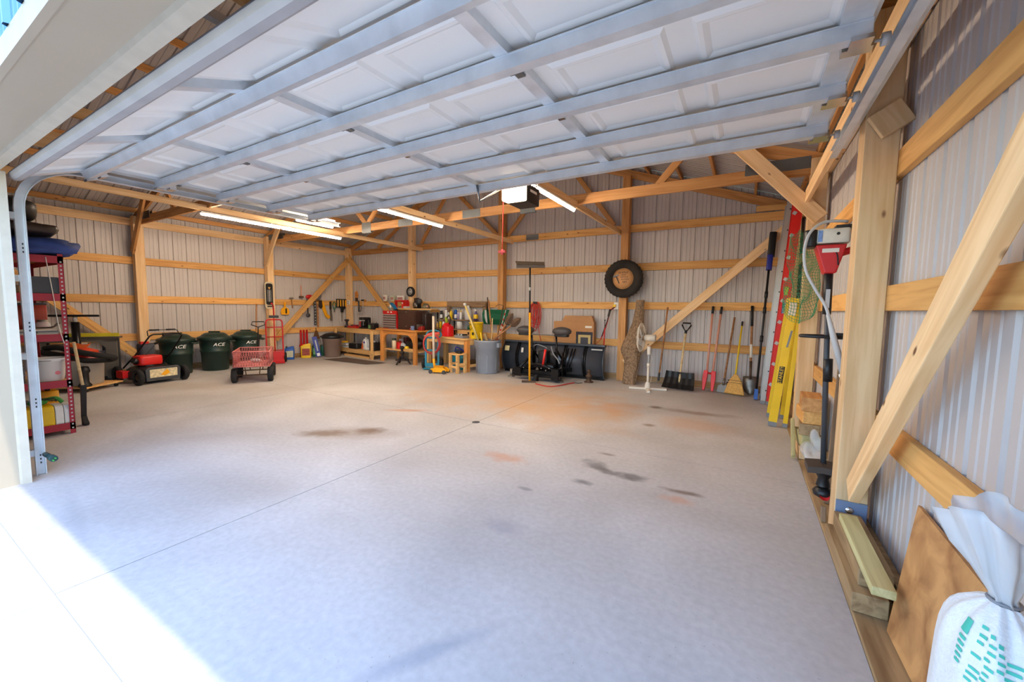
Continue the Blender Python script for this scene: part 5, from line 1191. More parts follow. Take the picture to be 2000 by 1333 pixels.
# ================================================================ SNOW PLOW AND BACK WALL TOOLS
pl = T('snow_plow', 'dark grey snow plow blade with lights and hitch frame against the back wall', 'snow plow', (-3.42, 7.52, 0))
L_ = 1.12; vs = []; prof_ = []
for k in range(13):
    t_ = k / 12; z = .04 + .64 * t_; y_ = -.17 * math.sin(PI * (t_ * .86 + .07)) + .05 * t_
    prof_.append((y_, z))
for x in (-L_, L_): vs += [(x, y_, z) for y_, z in prof_]
n = len(prof_); o_ = MB().add(vs, [(i, i + 1, n + i + 1, n + i) for i in range(n - 1)], True).obj('moldboard', PLOW, pl); o_.modifiers.new('s', 'SOLIDIFY').thickness = .012
def rib(x, wd=.022, m=BLACKM):
    vs = []
    for s_ in (-wd / 2, wd / 2):
        vs += [(x + s_, y_ - .002, z) for y_, z in prof_]; vs += [(x + s_, y_ - .045, z) for y_, z in prof_]
    fs = []
    for i in range(n - 1):
        fs += [(n + i, n + i + 1, 3 * n + i + 1, 3 * n + i), (i, i + 1, n + i + 1, n + i), (2 * n + i, 2 * n + i + 1, 3 * n + i + 1, 3 * n + i)]
    MB().add(vs, fs).obj('rib', m, pl)
for x in (-.78, -.74, -.36, .30, .34, .72, .76): rib(x)
for x in (-L_, L_): rib(x, .014, PLOW)
MB().bb(-L_, L_, -.05, -.03, .0, .09).obj('cutting_edge', BLACKM, pl); MB().bb(-L_, L_, -.08, .04, .655, .69).obj('top_lip', PLOW, pl)
MB().box((-1.0, -.165, .52), (.11, .004, .11), R=RX(-.25)).obj('warning_label', mat('warn_label', (226, 206, 150), .5, var=.3, scale=40), pl); MB().box((-.62, -.175, .50), (.05, .004, .10), R=RX(-.2)).obj('warning_label', PAPER, pl); MB().box((.98, -.115, .60), (.22, .004, .025), R=RX(-.35)).obj('brand_strip', LGREY, pl)
gs = MB().cyl((1.09, -.04, .66), (1.10, -.05, 1.02), .012, n=8).obj('marker_stake', RED, pl); MB().cyl((1.10, -.05, 1.02), (1.10, -.05, 1.16), .005, n=6).obj('stake_wire', BLACK, gs); MB().ball((1.10, -.05, 1.17), .014).obj('stake_tip', BLACK, gs)
# frame and lights
for x in (-.30, .22):
    MB().tube([(x, -.55, .30), (x, -.62, .86)], .020, 8).obj('light_post', BLACKM, pl); MB().tube([(x, -.62, .62), (x + .0, -.20, .30)], .018, 8).obj('brace_tube', BLACKM, pl)
MB().box((-.04, -.62, .875), (.74, .05, .022)).obj('light_bar', STEEL, pl)
for x in (-.43, .34):
    hd = MB().ball((x, -.64, .955), (.19, .12, .085), 20, 10).obj('headlight', mat('lamp_grey', (70, 66, 66), .45, var=.1), pl); MB().rbox((x, -.64, .88), (.26, .14, .05), .03).obj('lamp_base', BLACK, hd)
fr = [(-.45, -.75), (.35, -.75)]
MB().box((-.08, -.72, .16), (.90, .09, .07)).obj('cross_beam', BLACKM, pl); MB().box((-.08, -.32, .20), (1.0, .08, .08)).obj('pivot_beam', BLACKM, pl)
for s in (-1, 1): MB().box((-.08 + s * .30, -.45, .16), (.08, .60, .08), R=RZ(s * .35)).obj('a_frame_arm', BLACKM, pl); MB().box((-.08 + s * .24, -.50, .34), (.05, .10, .42)).obj('upright', BLACKM, pl); MB().tube([(-.08 + s * .45, -.70, .2), (-.08 + s * .30, -.28, .5)], .025, 8).obj('lift_ram', BLACKM, pl)
MB().cyl((-.02, -.68, .28), (.02, -.66, .60), .022).obj('red_ram', REDB, pl); MB().rbox((-.12, -.42, .42), (.20, .18, .26), .03).obj('pump', BLACK, pl)
MB().tube(spline([(-.30, -.55, .62), (-.18, -.62, .68), (-.02, -.60, .64), (.05, -.66, .62)], 6), .010, 6).obj('hose', MGREY, pl); MB().tube(spline([(.10, -.58, .66), (.16, -.60, .52), (.26, -.62, .42), (.30, -.62, .34)], 6), .014, 6).obj('hose', MGREY, pl); MB().tube(spline([(-.35, -.60, .25), (-.1, -.70, .32), (.2, -.66, .22), (.36, -.64, .28)], 6), .012, 6).obj('hose', BLACK, pl)
for x in (.20, .28, .34):
    MB().tube([(x, -.30, .14), (x + .10, -.18, .60)], .016, 6).obj('trip_spring', BLACKM, pl)
for k in range(9): MB().ball((random.uniform(-.45, .30), -.76 + random.uniform(0, .1), random.uniform(.14, .26)), .018, 8, 6).obj('bolt', STEEL, pl)
for x in (-.62, .45):
    MB().cyl((x, -.62, .0), (x, -.62, .16), .03).obj('jack_leg', STEEL, pl); MB().lathe([(0, 0), (.07, 0), (.07, .015), (.03, .03), (0, .03)], 14, (x, -.62, 0)).obj('jack_foot', STEEL, pl)
MB().box((-.08, -.80, .05), (.05, .04, .10)).obj('stand_leg', BLACKM, pl)
MB().box((-.10, -.80, .105), (1.0, .05, .045)).obj('hitch_bar', BLACKM, pl); MB().box((.30, -.76, .16), (.14, .16, .20)).obj('hitch_plate', BLACKM, pl); MB().box((-.50, -.74, .15), (.16, .18, .16)).obj('hitch_plate', BLACKM, pl); MB().rbox((-.06, -.50, .26), (.50, .26, .10), .04).obj('hitch_plate', BLACKM, pl)
for o_ in pl.children:
    if o_.name.split('.')[0] in ('light_post', 'brace_tube', 'light_bar', 'headlight', 'cross_beam', 'pivot_beam', 'a_frame_arm', 'upright', 'lift_ram', 'red_ram', 'pump', 'hose', 'bolt', 'stand_leg', 'trip_spring', 'hitch_bar', 'hitch_plate'): o_.location.x = .13
# shoe jack standing apart at the right with a red cord to it
sj = T('bottle_jack', 'rusty screw jack standing on the floor at the right of the plow', 'jack', (-2.50, 7.16, 0)); MB().lathe([(0, 0), (.085, 0), (.085, .015), (.05, .03), (.04, .08), (.06, .10), (.06, .13), (.035, .15), (.03, .20), (.045, .21), (.02, .24), (0, .24)], 20).obj('body', RUST, sj)
rc = MB().tube(spline([(-3.239, 6.407, 0.012), (-2.95, 6.315, 0.012), (-2.818, 6.461, 0.012), (-2.741, 6.748, 0.012), (-2.681, 6.898, 0.014)], 6), .010, 6).obj('floor_cable', CORDRED); tag(rc, 'red cord running along the floor in front of the plow', 'cord')
rc2 = MB().tube(spline([(-2.681, 6.898, 0.014), (-2.607, 6.913, 0.01), (-2.57, 7.0, 0.01)], 6), .006, 6).obj('lead', DGREY, rc)
# push broom upside down
bm_ = T('push_broom', 'push broom stood head-up on a black and yellow pole before the plow', 'broom', (-3.43, 6.50, 0), .5)
hd = MB().box((0, 0, 2.14), (.52, .07, .05)).obj('head', DBROWN, bm_); br2 = MB().prism([(-.25, 2.16), (.25, 2.16), (.25, 2.215), (-.28, 2.225)], -.05, .05).obj('bristles', mat('broom_bristle', (78, 66, 54), .95, var=.3, scale=40), hd)
MB().tube([(0, 0, 1.28), (-.01, 0, 2.13)], .016, 8).obj('black_pole', BLACK, bm_); MB().tube([(.015, 0, .02), (0, 0, 1.30)], .019, 8).obj('yellow_pole', YELLO2, bm_); MB().cyl((-.006, 0, 1.70), (-.007, 0, 1.76), .02).obj('collar', LGREY, bm_)
MB().box((.0, 0, .02), (.26, .06, .03)).obj('foot', RUST, bm_); MB().prism([(.05, .03), (.13, .03), (.15, .16), (.12, .16)], -.02, .02).obj('heel', BLACKM, bm_)
# cartons, cords
cb = T('cardboard_box', 'open brown cardboard boxes leaning together behind the plow', 'cardboard box', (-3.02, 7.72, .0))
MB().bb(-.45, .42, -.06, .06, .30, 1.12).obj('box', CARD, cb); MB().prism([(-.28, 1.12), (.40, 1.12), (.36, 1.24), (-.22, 1.24)], -.03, .07).obj('flap', CARD, cb); MB().bb(.05, .40, -.064, -.06, .5, .92).obj('print', mat('print_dark', (52, 52, 62), .8, var=.05), cb); MB().bb(.10, .36, -.068, -.064, .5, .86).obj('print', mat('print_cream', (196, 176, 120), .8, var=.05), cb); MB().bb(.15, .31, -.072, -.068, .5, .81).obj('print', mat('print_dark2', (70, 70, 80), .8, var=.05), cb); MB().bb(.24, .38, -.065, -.06, 1.0, 1.04).obj('tape', PAPER, cb)
MB().bb(-.45, .42, -.05, .05, 0, .30).obj('lower_box', CARD, cb)
ec = T('cable_bundle', 'bundle of red extension cord hanging on the girt by the broom', 'cable', (-3.98, YB - .06, 1.50)); 
for k in range(9):
    w_ = .06 + .012 * (k % 4); h_ = .38 + .06 * (k % 5); ph = k * .7
    MB().tube([(.05 * math.sin(ph) + w_ * math.sin(a), -.03 - .012 * k * .5 - .015 * math.cos(a + ph), -.5 * h_ * (1 - math.cos(a)) + .02 * math.sin(ph)) for a in [i * 2 * PI / 20 for i in range(20)]], .009, 6, True).obj('loop', CORDRED, ec)
MB().box((0, -.04, .0), (.10, .04, .05)).obj('plug', BLACK, ec); MB().tube(spline([(.08, -.03, -.3), (.10, -.04, -.6), (.16, -.05, -.82), (.20, -.04, -.9)], 5), .008, 6).obj('tail', CORDRED, ec)
jo = T('wall_cable', 'black and red cord plugged into the white outlet beside the post', 'cord', (-2.245, YB - .06, 1.40)); MB().bb(.0, .09, -.06, .0, -.02, .12).obj('outlet', WHITE, jo, .004); MB().tube(spline([(.03, -.07, .03), (-.06, -.09, -.05), (-.10, -.10, -.22), (-.14, -.12, -.40), (-.22, -.14, -.62)], 6), .014, 7).obj('cable', CORDRED, jo); MB().tube(spline([(.03, -.08, .04), (-.05, -.11, -.06), (-.12, -.13, -.3), (-.2, -.15, -.56)], 6), .009, 6).obj('cable', BLACK, jo); MB().tube([(-.06, -.09, -.02), (-.09, -.10, -.16)], .022, 8).obj('connector', DBROWN, jo); MB().box((.02, -.08, .05), (.05, .05, .05)).obj('yellow_plug', YELLOW, jo)
MB().tube(spline([(-.22, -.14, -.62), (-.28, -.14, -.68), (-.34, -.13, -.74)], 5), .006, 6).obj('tail', CORDRED, jo)
# tyre sign
ty = T('tyre_sign', 'old tyre with a round wooden sign in its middle hung on the post', 'tyre sign', (-2.03, YB - .285, 1.955))
MB().lathe([(.20, -.06), (.26, -.085), (.31, -.085), (.345, -.06), (.352, -.02), (.352, .04), (.31, .07), (.20, .07), (.19, .0)], 44, R=RX(PI / 2), closed=True).obj('tyre', mat('old_rubber', (40, 34, 31), .85, var=.3, scale=5), ty)
gp_ = MB()
for k in range(30): a = k * PI / 15; gp_.box((.348 * math.cos(a), 0, .348 * math.sin(a)), (.016, .10, .03), R=RY(-a))
tag(gp_.obj('tread', RUBBER, ty), kind='stuff')
dk = MB().lathe([(0, .045), (.198, .045), (.198, .02), (0, .02)], 36, R=RX(PI / 2)).obj('wood_disc', mat('sign_wood', (206, 152, 100), .6, var=.12, scale=8), ty)
mk = MB()
for j, (zz, nn, x0) in enumerate(((.115, 9, -.085), (.07, 4, -.02), (.03, 7, -.04), (-.012, 7, -.03), (-.06, 4, .0))):
    for k in range(nn):
        cx = x0 + k * .021
        mk.box((cx, -.047, zz), (.007, .003, .034 if j in (0, 4) else .024), R=RY(random.uniform(-.5, .5))); 
        if (k + j) % 2: mk.box((cx + .007, -.047, zz + .008), (.012, .003, .004), R=RY(random.uniform(-.4, .4)))
tag(mk.obj('lettering', DBROWN, dk), kind='stuff')
MB().box((-.10, -.05, -.02), (.016, .008, .15), R=RY(-.42)).obj('hammer_handle', DBROWN, dk); MB().box((-.135, -.05, .055), (.10, .010, .026), R=RY(-.3)).obj('hammer_head', MGREY, dk)
# log
lg = T('bark_slab', 'tall rough slab of bark-covered log leaning on the post', 'log', (-1.80, 7.42, 0)); vs = []; nu = 18; nz = 22
for j in range(nz + 1):
    t_ = j / nz; z = 1.56 * t_; r = .115 + .055 * math.exp(-((t_ - .48) / .16) ** 2) - .045 * t_ ** 2
    for i in range(nu):
        a = 2 * PI * i / nu; q = 1 + .30 * mnoise.noise(Vector((math.cos(a) * 1.6, math.sin(a) * 1.6, z * 4))) + .12 * mnoise.noise(Vector((math.cos(a) * 5, math.sin(a) * 5, z * 14)))
        vs.append((r * 1.1 * q * math.cos(a) + .10 * t_ - .06 * math.exp(-((t_ - .45) / .2) ** 2), r * .6 * q * math.sin(a) + .20 * t_, z))
MB().add(vs, [(j * nu + i, j * nu + (i + 1) % nu, (j + 1) * nu + (i + 1) % nu, (j + 1) * nu + i) for j in range(nz) for i in range(nu)] + [tuple(range(nu - 1, -1, -1)), tuple(range(nz * nu, (nz + 1) * nu))]).obj('trunk', BARK, lg)
# pedestal fan
fn = T('pedestal_fan', 'ivory pedestal fan with a cross-shaped base facing the plow', 'fan', (-1.41, 7.08, 0), .0)
for a in (.0, PI / 2): MB().box((0, 0, .02), (.62, .06, .035), R=RZ(a + .25)).obj('base_bar', FANW, fn, .006)
MB().cyl((0, 0, .03), (0, 0, .42), .020, n=14).obj('lower_pole', FANW, fn); MB().cyl((0, 0, .42), (0, 0, .74), .013, n=12).obj('upper_pole', LGREY, fn); MB().lathe([(.05, .03), (.045, .10), (.025, .14)], 16).obj('base_collar', FANW, fn); MB().cyl((0, 0, .40), (0, 0, .46), .028).obj('clamp', FANW, fn); MB().rbox((0, 0, .68), (.06, .06, .14), .02).obj('neck', FANW, fn)
MB().cyl((.10, 0, .90), (-.08, 0, .90), .062, .05, n=18).obj('motor', FANW, fn)
gl_ = MB().tube(arc((-.14, 0, .90), .25, 0, 2 * PI, 32, 'YZ')[:-1], .008, 6, True).obj('grille_ring', FANW, fn); w_ = MB()
for k in range(36):
    a = k * 2 * PI / 36; cy_, sy_ = math.cos(a), math.sin(a)
    for xo in (-.20, -.08): w_.tube([(xo, .03 * cy_, .90 + .03 * sy_), (xo + (.015 if xo < -.1 else -.015), .18 * cy_, .90 + .18 * sy_), (-.14, .25 * cy_, .90 + .25 * sy_)], .0022, 4)
tag(w_.obj('grille_wires', FANW, gl_), kind='stuff')
for k in range(3):
    a = k * 2 * PI / 3; MB().box((-.14, .09 * math.cos(a), .90 + .09 * math.sin(a)), (.012, .10, .13), R=RX(a) @ RY(.4)).obj('blade', mat('fan_blade', (206, 206, 206), .3, var=.02), fn)
MB().cyl((-.215, 0, .90), (-.195, 0, .90), .04).obj('cap', FANW, fn)
MB().tube(spline([(.02, .02, .66), (.05, .02, .55), (.03, .02, .45), (.05, .03, .25), (.04, .03, .12)], 5), .004, 5).obj('power_cord', FANW, fn)
# ---- row of tools leaning on the wall
def lean(name, label, cat, p0, p1):
    """an Empty at the foot whose local Z runs up the leaning tool"""
    p0 = Vector(p0); d = Vector(p1) - p0; t = T(name, label, cat, p0, 0, 'tools leaning on the back wall'); zx = d.normalized(); xx = (Vector((1, 0, 0)) - zx * zx.x).normalized(); t.rotation_euler = Matrix((xx, zx.cross(xx), zx)).transposed().to_euler(); return t, d.length
WALLF = YB - .05
t, L_ = lean('garden_hoe', 'brown wooden-handled hoe, leftmost of the leaning wall tools', 'hoe', (-1.29, 7.40, .14), (-1.22, 7.60, 1.43))
MB().tube([(0, 0, 0), (0, 0, L_)], .015, 8).obj('handle', HANDLE, t); MB().tube([(0, 0, .12), (0, 0, -.02)], .019, 8).obj('ferrule', DGREY, t); MB().tube(spline([(0, 0, 0), (-.03, 0, -.05), (-.14, 0, -.08), (-.22, 0, -.10)], 5), .007, 6).obj('hook', STEEL, t)
t, L_ = lean('snow_shovel', 'wide black snow shovel with a pale handle and loop grip', 'snow shovel', (-.95, 7.30, .01), (-.91, WALLF - .03, 1.28))
vs = []; nn = 11
for j, (z, y_) in enumerate(((0, -.06), (.10, .0), (.22, .03), (.32, .0))):
    for i in range(nn): u = -1 + 2 * i / (nn - 1); vs.append((.26 * u * (1 - .04 * j), y_ - .03 * u * u + (.014 if i % 2 else 0), z))
o_ = MB().add(vs, [(j * nn + i, j * nn + i + 1, (j + 1) * nn + i + 1, (j + 1) * nn + i) for j in range(3) for i in range(nn - 1)]).obj('blade', BLACK, t); o_.modifiers.new('s', 'SOLIDIFY').thickness = .008
MB().tube([(0, .03, .08), (0, .03, 1.08)], .017, 8).obj('handle', PALEH, t); MB().tube([(0, .03, 1.06), (-.075, .03, 1.20), (-.06, .03, 1.24), (.06, .03, 1.24), (.075, .03, 1.20)], .014, 8, True).obj('loop_grip', BLACK, t); MB().cyl((0, .03, 1.04), (0, .03, 1.10), .022).obj('collar', BLACK, t)
t, L_ = lean('post_hole_digger', 'post hole digger with two pink handles and red jaws', 'post hole digger', (-.50, 7.46, .02), (-.44, WALLF - .03, 1.45))
for s in (-1, 1):
    hd = MB().tube([(s * .045, 0, .30), (s * .065, 0, L_ - .12)], .017, 8).obj('handle', PINKH, t); MB().tube([(s * .065, 0, L_ - .13), (s * .066, 0, L_)], .020, 8).obj('grip', BLACK, hd)
    MB().prism([(s * .025, .34), (s * .09, .34), (s * .10, .22), (s * .085, .0), (s * .05, .0), (s * .03, .2)], -.05, .03).obj('jaw', REDB, t, .006)
MB().cyl((-.06, 0, .30), (.06, 0, .30), .018).obj('pivot', RED, t)
t, L_ = lean('flat_spade', 'small worn flat-bladed scraper with a thin wooden handle', 'scraper', (-.28, 7.44, .02), (-.17, WALLF - .02, 1.27))
MB().tube([(0, 0, .16), (0, 0, L_)], .015, 8).obj('handle', HANDLE, t); MB().prism([(-.085, 0), (.085, 0), (.08, .10), (.03, .14), (-.03, .14), (-.08, .10)], -.008, .008).obj('blade', STEEL, t); MB().cyl((0, 0, .12), (0, 0, .24), .018).obj('socket', STEEL, t)
t, L_ = lean('straw_broom', 'straw corn broom with a yellow handle', 'broom', (-.12, 7.34, .03), (-.05, WALLF - .02, 1.20))
MB().tube([(0, 0, .30), (0, 0, L_ - .06)], .013, 8).obj('handle', YELLOW, t); MB().tube([(0, 0, L_ - .08), (0, 0, L_)], .015, 8).obj('hang_cap', BLACK, t); MB().prism([(-.13, 0), (.16, 0), (.10, .22), (.03, .33), (-.02, .33), (-.08, .22)], -.035, .035).obj('bristles', STRAW, t, .012)
for z in (.18, .22): MB().box((0.0, 0, z), (.22 - (z - .18) * .6, .076, .006)).obj('stitching', RUST, t)
t, L_ = lean('digging_shovel', 'round-point digging shovel with a wooden handle and black grip', 'shovel', (.12, 7.50, .01), (.08, WALLF - .02, 1.46))
MB().tube([(0, 0, .40), (0, 0, L_)], .018, 8).obj('handle', HANDLE, t); MB().tube([(0, 0, L_ - .34), (0, 0, L_ + .005)], .022, 8).obj('grip', BLACK, t); MB().tube([(0, 0, .26), (0, 0, .56)], .021, 8, rad=[.016, .021]).obj('socket', RUST, t); MB().tube([(0, 0, .62), (0, 0, .84)], .021, 8).obj('white_tape', PAPER, t)
vs = []
for z, wv in ((.0, .01), (.04, .07), (.12, .105), (.24, .11), (.31, .105)):
    for q in (-1, -.5, 0, .5, 1): vs.append((q * wv, .03 * q * q - .0, z))
o_ = MB().add(vs, [(5 * j + i, 5 * j + i + 1, 5 * j + i + 6, 5 * j + i + 5) for j in range(4) for i in range(4)], True).obj('blade', STEEL, t); o_.modifiers.new('s', 'SOLIDIFY').thickness = .005
t, L_ = lean('pole_saw', 'black pole saw with a blue motor head in the far right corner', 'pole saw', (.19, 7.20, .012), (.29, 7.62, 2.60))
MB().tube([(0, 0, 0), (0, 0, L_ - .40)], .016, 8).obj('shaft', BLACK, t); MB().rbox((0, 0, L_ - .46), (.08, .09, .24), .02).obj('motor', NAVY, t); MB().rbox((.01, 0, L_ - .17), (.10, .05, .40), .045).obj('bar_cover', BLACK, t)
for z in (.9, 1.35, 1.6): MB().cyl((0, 0, z), (0, 0, z + .10), .024).obj('clamp', BLACK, t)
MB().box((0, 0, .08), (.05, .10, .16)).obj('blue_grip', BLUE, t)
t, L_ = lean('black_pole', 'short dark pole leaning beside the pole saw', 'pole', (.33, 7.60, .01), (.37, WALLF - .03, 1.27)); MB().tube([(0, 0, 0), (0, 0, L_)], .016, 8).obj('shaft', BLACK, t); MB().cyl((0, 0, L_ - .18), (0, 0, L_), .019).obj('grip', RUBBER, t)

# ================================================================ RIGHT SIDE
# ---- ladders
def ladder(name, label, p0, p1, width, webw, m, rungm, nr, thick=.03):
    """rails in planes facing the door, rungs along Y; local Z up the rails, local X the web"""
    p0 = Vector(p0); d = Vector(p1) - p0; t = T(name, label, 'ladder', p0); L = d.length
    zx = d.normalized(); yx = Vector((0, 1, 0)); yx = (yx - zx * yx.dot(zx)).normalized(); xx = yx.cross(zx)
    t.rotation_euler = Matrix((xx, yx, zx)).transposed().to_euler()
    for y_ in (0, width):
        pr = [(-webw / 2, -thick / 2), (webw / 2, -thick / 2), (webw / 2, thick / 2), (webw / 2 - .006, thick / 2), (webw / 2 - .006, -thick / 2 + .006), (-webw / 2 + .006, -thick / 2 + .006), (-webw / 2 + .006, thick / 2), (-webw / 2, thick / 2)]
        MB().prism([(a, b_ + y_) for a, b_ in pr], 0, L, 'Z').obj('rail', m, t)
        MB().box((0, y_, .02), (webw + .001, thick + .01, .05)).obj('foot', MGREY, t)
    for k in range(nr): MB().cyl((0, 0, .28 + k * .305), (0, width, .28 + k * .305), .016, n=8).obj('rung', rungm, t)
    return t, L
t, L_ = ladder('extension_ladder', 'tall red fibreglass extension ladder leaning into the right corner', (.374, 6.90, .012), (.55, 6.90, 2.98), .40, .115, mat('ladder_red', (216, 30, 24), .4, var=.06), LGREY, 9)
MB().box((0, -.017, 1.42), (.05, .003, .16)).obj('label', mat('label_blue', (50, 84, 150), .4, var=.1), t); text('WERNER', .04, 'label_text', WHITE, t, (0, -.019, 1.42), (PI / 2, -PI / 2, 0), .001)
MB().box((0, -.017, 1.66), (.045, .003, .12)).obj('label', mat('label_lime2', (170, 196, 60), .4, var=.2), t)
for k in range(9): MB().box((-.03, -.018, .30 + k * .305), (.045, .006, .045), R=RY(.5)).obj('rung_brace', LGREY, t)
t, L_ = ladder('aluminium_ladder', 'grey aluminium ladder standing against the red ladder', (.275, 6.93, .012), (.445, 6.93, 2.94), .36, .062, mat('ladder_alu', (186, 184, 180), .35, .6, var=.06), LGREY, 9)
hh = MB()
for k in range(10): hh.cyl((.02, -.018, .2 + k * .29), (.02, -.0165, .2 + k * .29), .010, n=8)
tag(hh.obj('rivets', BLACK, t), kind='stuff')
yl, L_ = ladder('step_ladder', 'yellow fibreglass step ladder folded against the right post', (.335, 5.64, .014), (.465, 5.64, 1.50), .46, .085, YELLOW, LGREY, 5)
MB().rbox((0, -.017, .62), (.052, .006, .20), .02).obj('name_plate', BLACK, yl); text('STANLEY', .050, 'name_text', YELLOW, yl, (0, -.0215, .62), (PI / 2, -PI / 2, 0), .001)
MB().box((.02, -.018, 1.05), (.018, .004, .20), R=RY(.1)).obj('spreader', MGREY, yl); MB().box((.0, .2, 1.50), (.10, .52, .05)).obj('top_cap', YELLOW, yl); MB().box((0, -.018, 1.40), (.07, .004, .15)).obj('white_label', PAPER, yl)
for s in (0, .46): MB().box((.10, s, .74), (.045, .028, 1.47), R=RY(-.035)).obj('rear_leg', YELLOW, yl); MB().box((.125, s, .03), (.05, .035, .045)).obj('rear_foot', MGREY, yl)
mb = board('maroon_board', (.60, 6.30, .03), (.63, 6.26, 1.0), .14, .025, mat('maroon_board', (92, 30, 26), .6, var=.1), None, up=(0, 1, 0)); tag(mb, 'dark maroon board standing behind the yellow step ladder', 'board')
# ---- string trimmer hanging from the near post
tm = T('string_trimmer', 'red string trimmer hanging head-down from the near right post', 'trimmer', (.50, 3.28, .12))
MB().tube([(-.005, 0, .20), (-.055, 0, 1.52)], .016, 10).obj('shaft', DGREY, tm); MB().tube([(-.018, 0, .80), (-.024, 0, .95)], .026, 10).obj('coupling', BLACK, tm); MB().tube([(-.05, 0, 1.24), (-.055, 0, 1.52)], .024, 10).obj('throttle_grip', BLACK, tm); MB().bb(-.065, -.043, -.028, -.022, 1.28, 1.40).obj('grip_label', LGREY, tm)
MB().prism([(-.085, 1.50), (-.025, 1.50), (.02, 1.68), (-.14, 1.68)], -.06, .06).obj('cowl', RED, tm, .008); MB().bb(-.105, -.02, -.064, -.06, 1.63, 1.655).obj('brand_plate', PAPER, tm)
MB().rbox((-.05, 0, 1.735), (.17, .12, .09), .02).obj('fuel_tank', mat('tank_milk', (214, 208, 192), .4, var=.1, scale=14), tm); MB().bb(-.13, -.108, -.064, -.058, 1.70, 1.77).obj('tank_label', mat('tank_blue', (110, 140, 190), .5, var=.3, scale=60), tm); MB().cyl((-.03, -.062, 1.745), (-.03, -.066, 1.745), .009).obj('bolt', BLACK, tm)
MB().rbox((-.165, 0, 1.725), (.07, .12, .11), .03).obj('air_filter', BLACK, tm); MB().bb(-.04, .08, -.05, .05, 1.78, 1.80).obj('top_cover', BLACK, tm)
MB().tube(spline([(.055, 0, 1.78), (.075, 0, 1.72), (.07, 0, 1.66), (.0, 0, 1.63)], 6), .022, 8).obj('rear_handle', RED, tm); MB().tube([(.075, 0, 1.80), (.14, -.03, 1.805)], .002, 4).obj('hang_wire', BLACK, tm)
MB().tube(arc((-.075, 0, 1.095), .105, 0, 2 * PI, 20, 'XY', .055)[:-1], .011, 8, True).obj('loop_handle', BLACK, tm); MB().box((.03, 0, 1.10), (.05, .05, .04)).obj('loop_clamp', BLACK, tm)
MB().prism([(-.10, .245), (-.02, .255), (.08, .245), (.15, .22), (.165, .175), (.08, .205), (-.02, .215), (-.10, .205)], -.11, .07).obj('guard', mat('guard_dark', (70, 60, 54), .6, var=.15), tm); MB().lathe([(.04, .0), (.03, .05), (.05, .09), (.07, .12)], 18, (0, 0, .10)).obj('gear_boot', BLACK, tm)
MB().lathe([(0, 0), (.03, .0), (.055, .015), (.06, .04), (.045, .06), (.03, .07), (0, .07)], 22, (.005, 0, .02)).obj('spool', BLACK, tm); MB().lathe([(0, -.004), (.026, -.003), (.03, .006)], 16, (.005, 0, .02)).obj('spool_button', REDB, tm); MB().lathe([(0, -.004), (.024, -.003), (.027, .006)], 16, (.005, -.056, .045), R=RX(PI / 2 - .6)).obj('spool_front', REDB, tm)
MB().tube(spline([(-.05, -.03, 1.64), (-.03, -.064, 1.62), (-.02, -.064, 1.55)], 5), .004, 5).obj('choke_cable', BLACK, tm)
# grey flexible hose looped over it
hp_ = T('grey_hose', 'pale grey flexible pipe with a white end draped over the red trimmer', 'hose', (.50, 3.22, .12))
pts = [(.02, .05, 1.825), (-.10, .02, 1.825), (-.175, -.02, 1.76), (-.20, -.03, 1.65), (-.185, -.03, 1.52), (-.13, -.03, 1.40), (-.07, -.03, 1.29), (-.05, -.03, 1.22)]
MB().tube(spline(pts, 6), .009, 8).obj('thin_tube', LGREY, hp_); MB().tube([(-.055, -.03, 1.24), (-.02, -.03, 1.10), (.045, -.03, .87)], .018, 10, rad=[.011, .017, .021]).obj('thick_tube', LGREY, hp_); MB().cyl((.045, -.03, .87), (.05, -.03, .85), .026).obj('end_cap', WHITE, hp_)
# ---- green netting on the far right post
nt_ = MB(); nu, nv = 26, 30; P = []
for j in range(nv):
    for i in range(nu):
        u = i / (nu - 1); v = j / (nv - 1)
        x = .37 + .28 * u + .06 * mnoise.noise(Vector((u * 4, v * 5, 1))); z = 2.22 - .85 * v - .12 * math.sin(PI * u) * v + .05 * mnoise.noise(Vector((u * 5, v * 5, 4)))
        if u < .2: x += .0
        P.append((x - .03 * v * (1 - u), 5.34 - .05 * u + .05 * mnoise.noise(Vector((u * 6, v * 7, 9))), z))
nt_.add(P, [(j * nu + i, j * nu + i + 1, (j + 1) * nu + i + 1, (j + 1) * nu + i) for j in range(nv - 1) for i in range(nu - 1)])
no = nt_.obj('garden_netting', NETG); wf = no.modifiers.new('w', 'WIREFRAME'); wf.thickness = .0045; wf.use_replace = True; tag(no, 'tangle of green garden netting hung over the far right post', 'netting')
# ---- off-cut blocks, bag, sticks between the posts
by = 4.62
for k, (dz, hh_, ln, m_, rz, l_) in enumerate(((.03, .10, .34, PINE, .0, 'pale block at the bottom of the off-cut stack by the post'), (.13, .12, .32, GREENWOOD, .1, 'greenish block second from the floor in the off-cut stack'), (.25, .11, .32, TREATED, -.10, 'olive-ended block in the middle of the off-cut stack'), (.36, .12, .36, GIRT, .06, 'orange block second from the top of the off-cut stack'), (.48, .13, .36, AMBER, -.06, 'topmost block of the off-cut stack beside the post'))):
    o_ = MB().box((0, 0, hh_ / 2), (ln, .16, hh_ - .002)).obj('wood_block', m_, None, .006); o_.location = (.568, by + .03 * (k % 2), dz - .012); o_.rotation_euler = (0, 0, PI / 2 + rz); tag(o_, l_, 'wood block', 'stacked off-cut blocks')
pb2 = board('thin_offcut', (.445, 4.44, .032), (.452, 4.80, .30), .03, .05, GREENWOOD, None, up=(1, 0, 0)); tag(pb2, 'thin pale greenish board propped beside the off-cut stack', 'board')
cv = T('plastic_wrap', 'crumpled clear plastic wrap lying before the off-cut stack', 'plastic wrap', (.548, 4.22, .05))
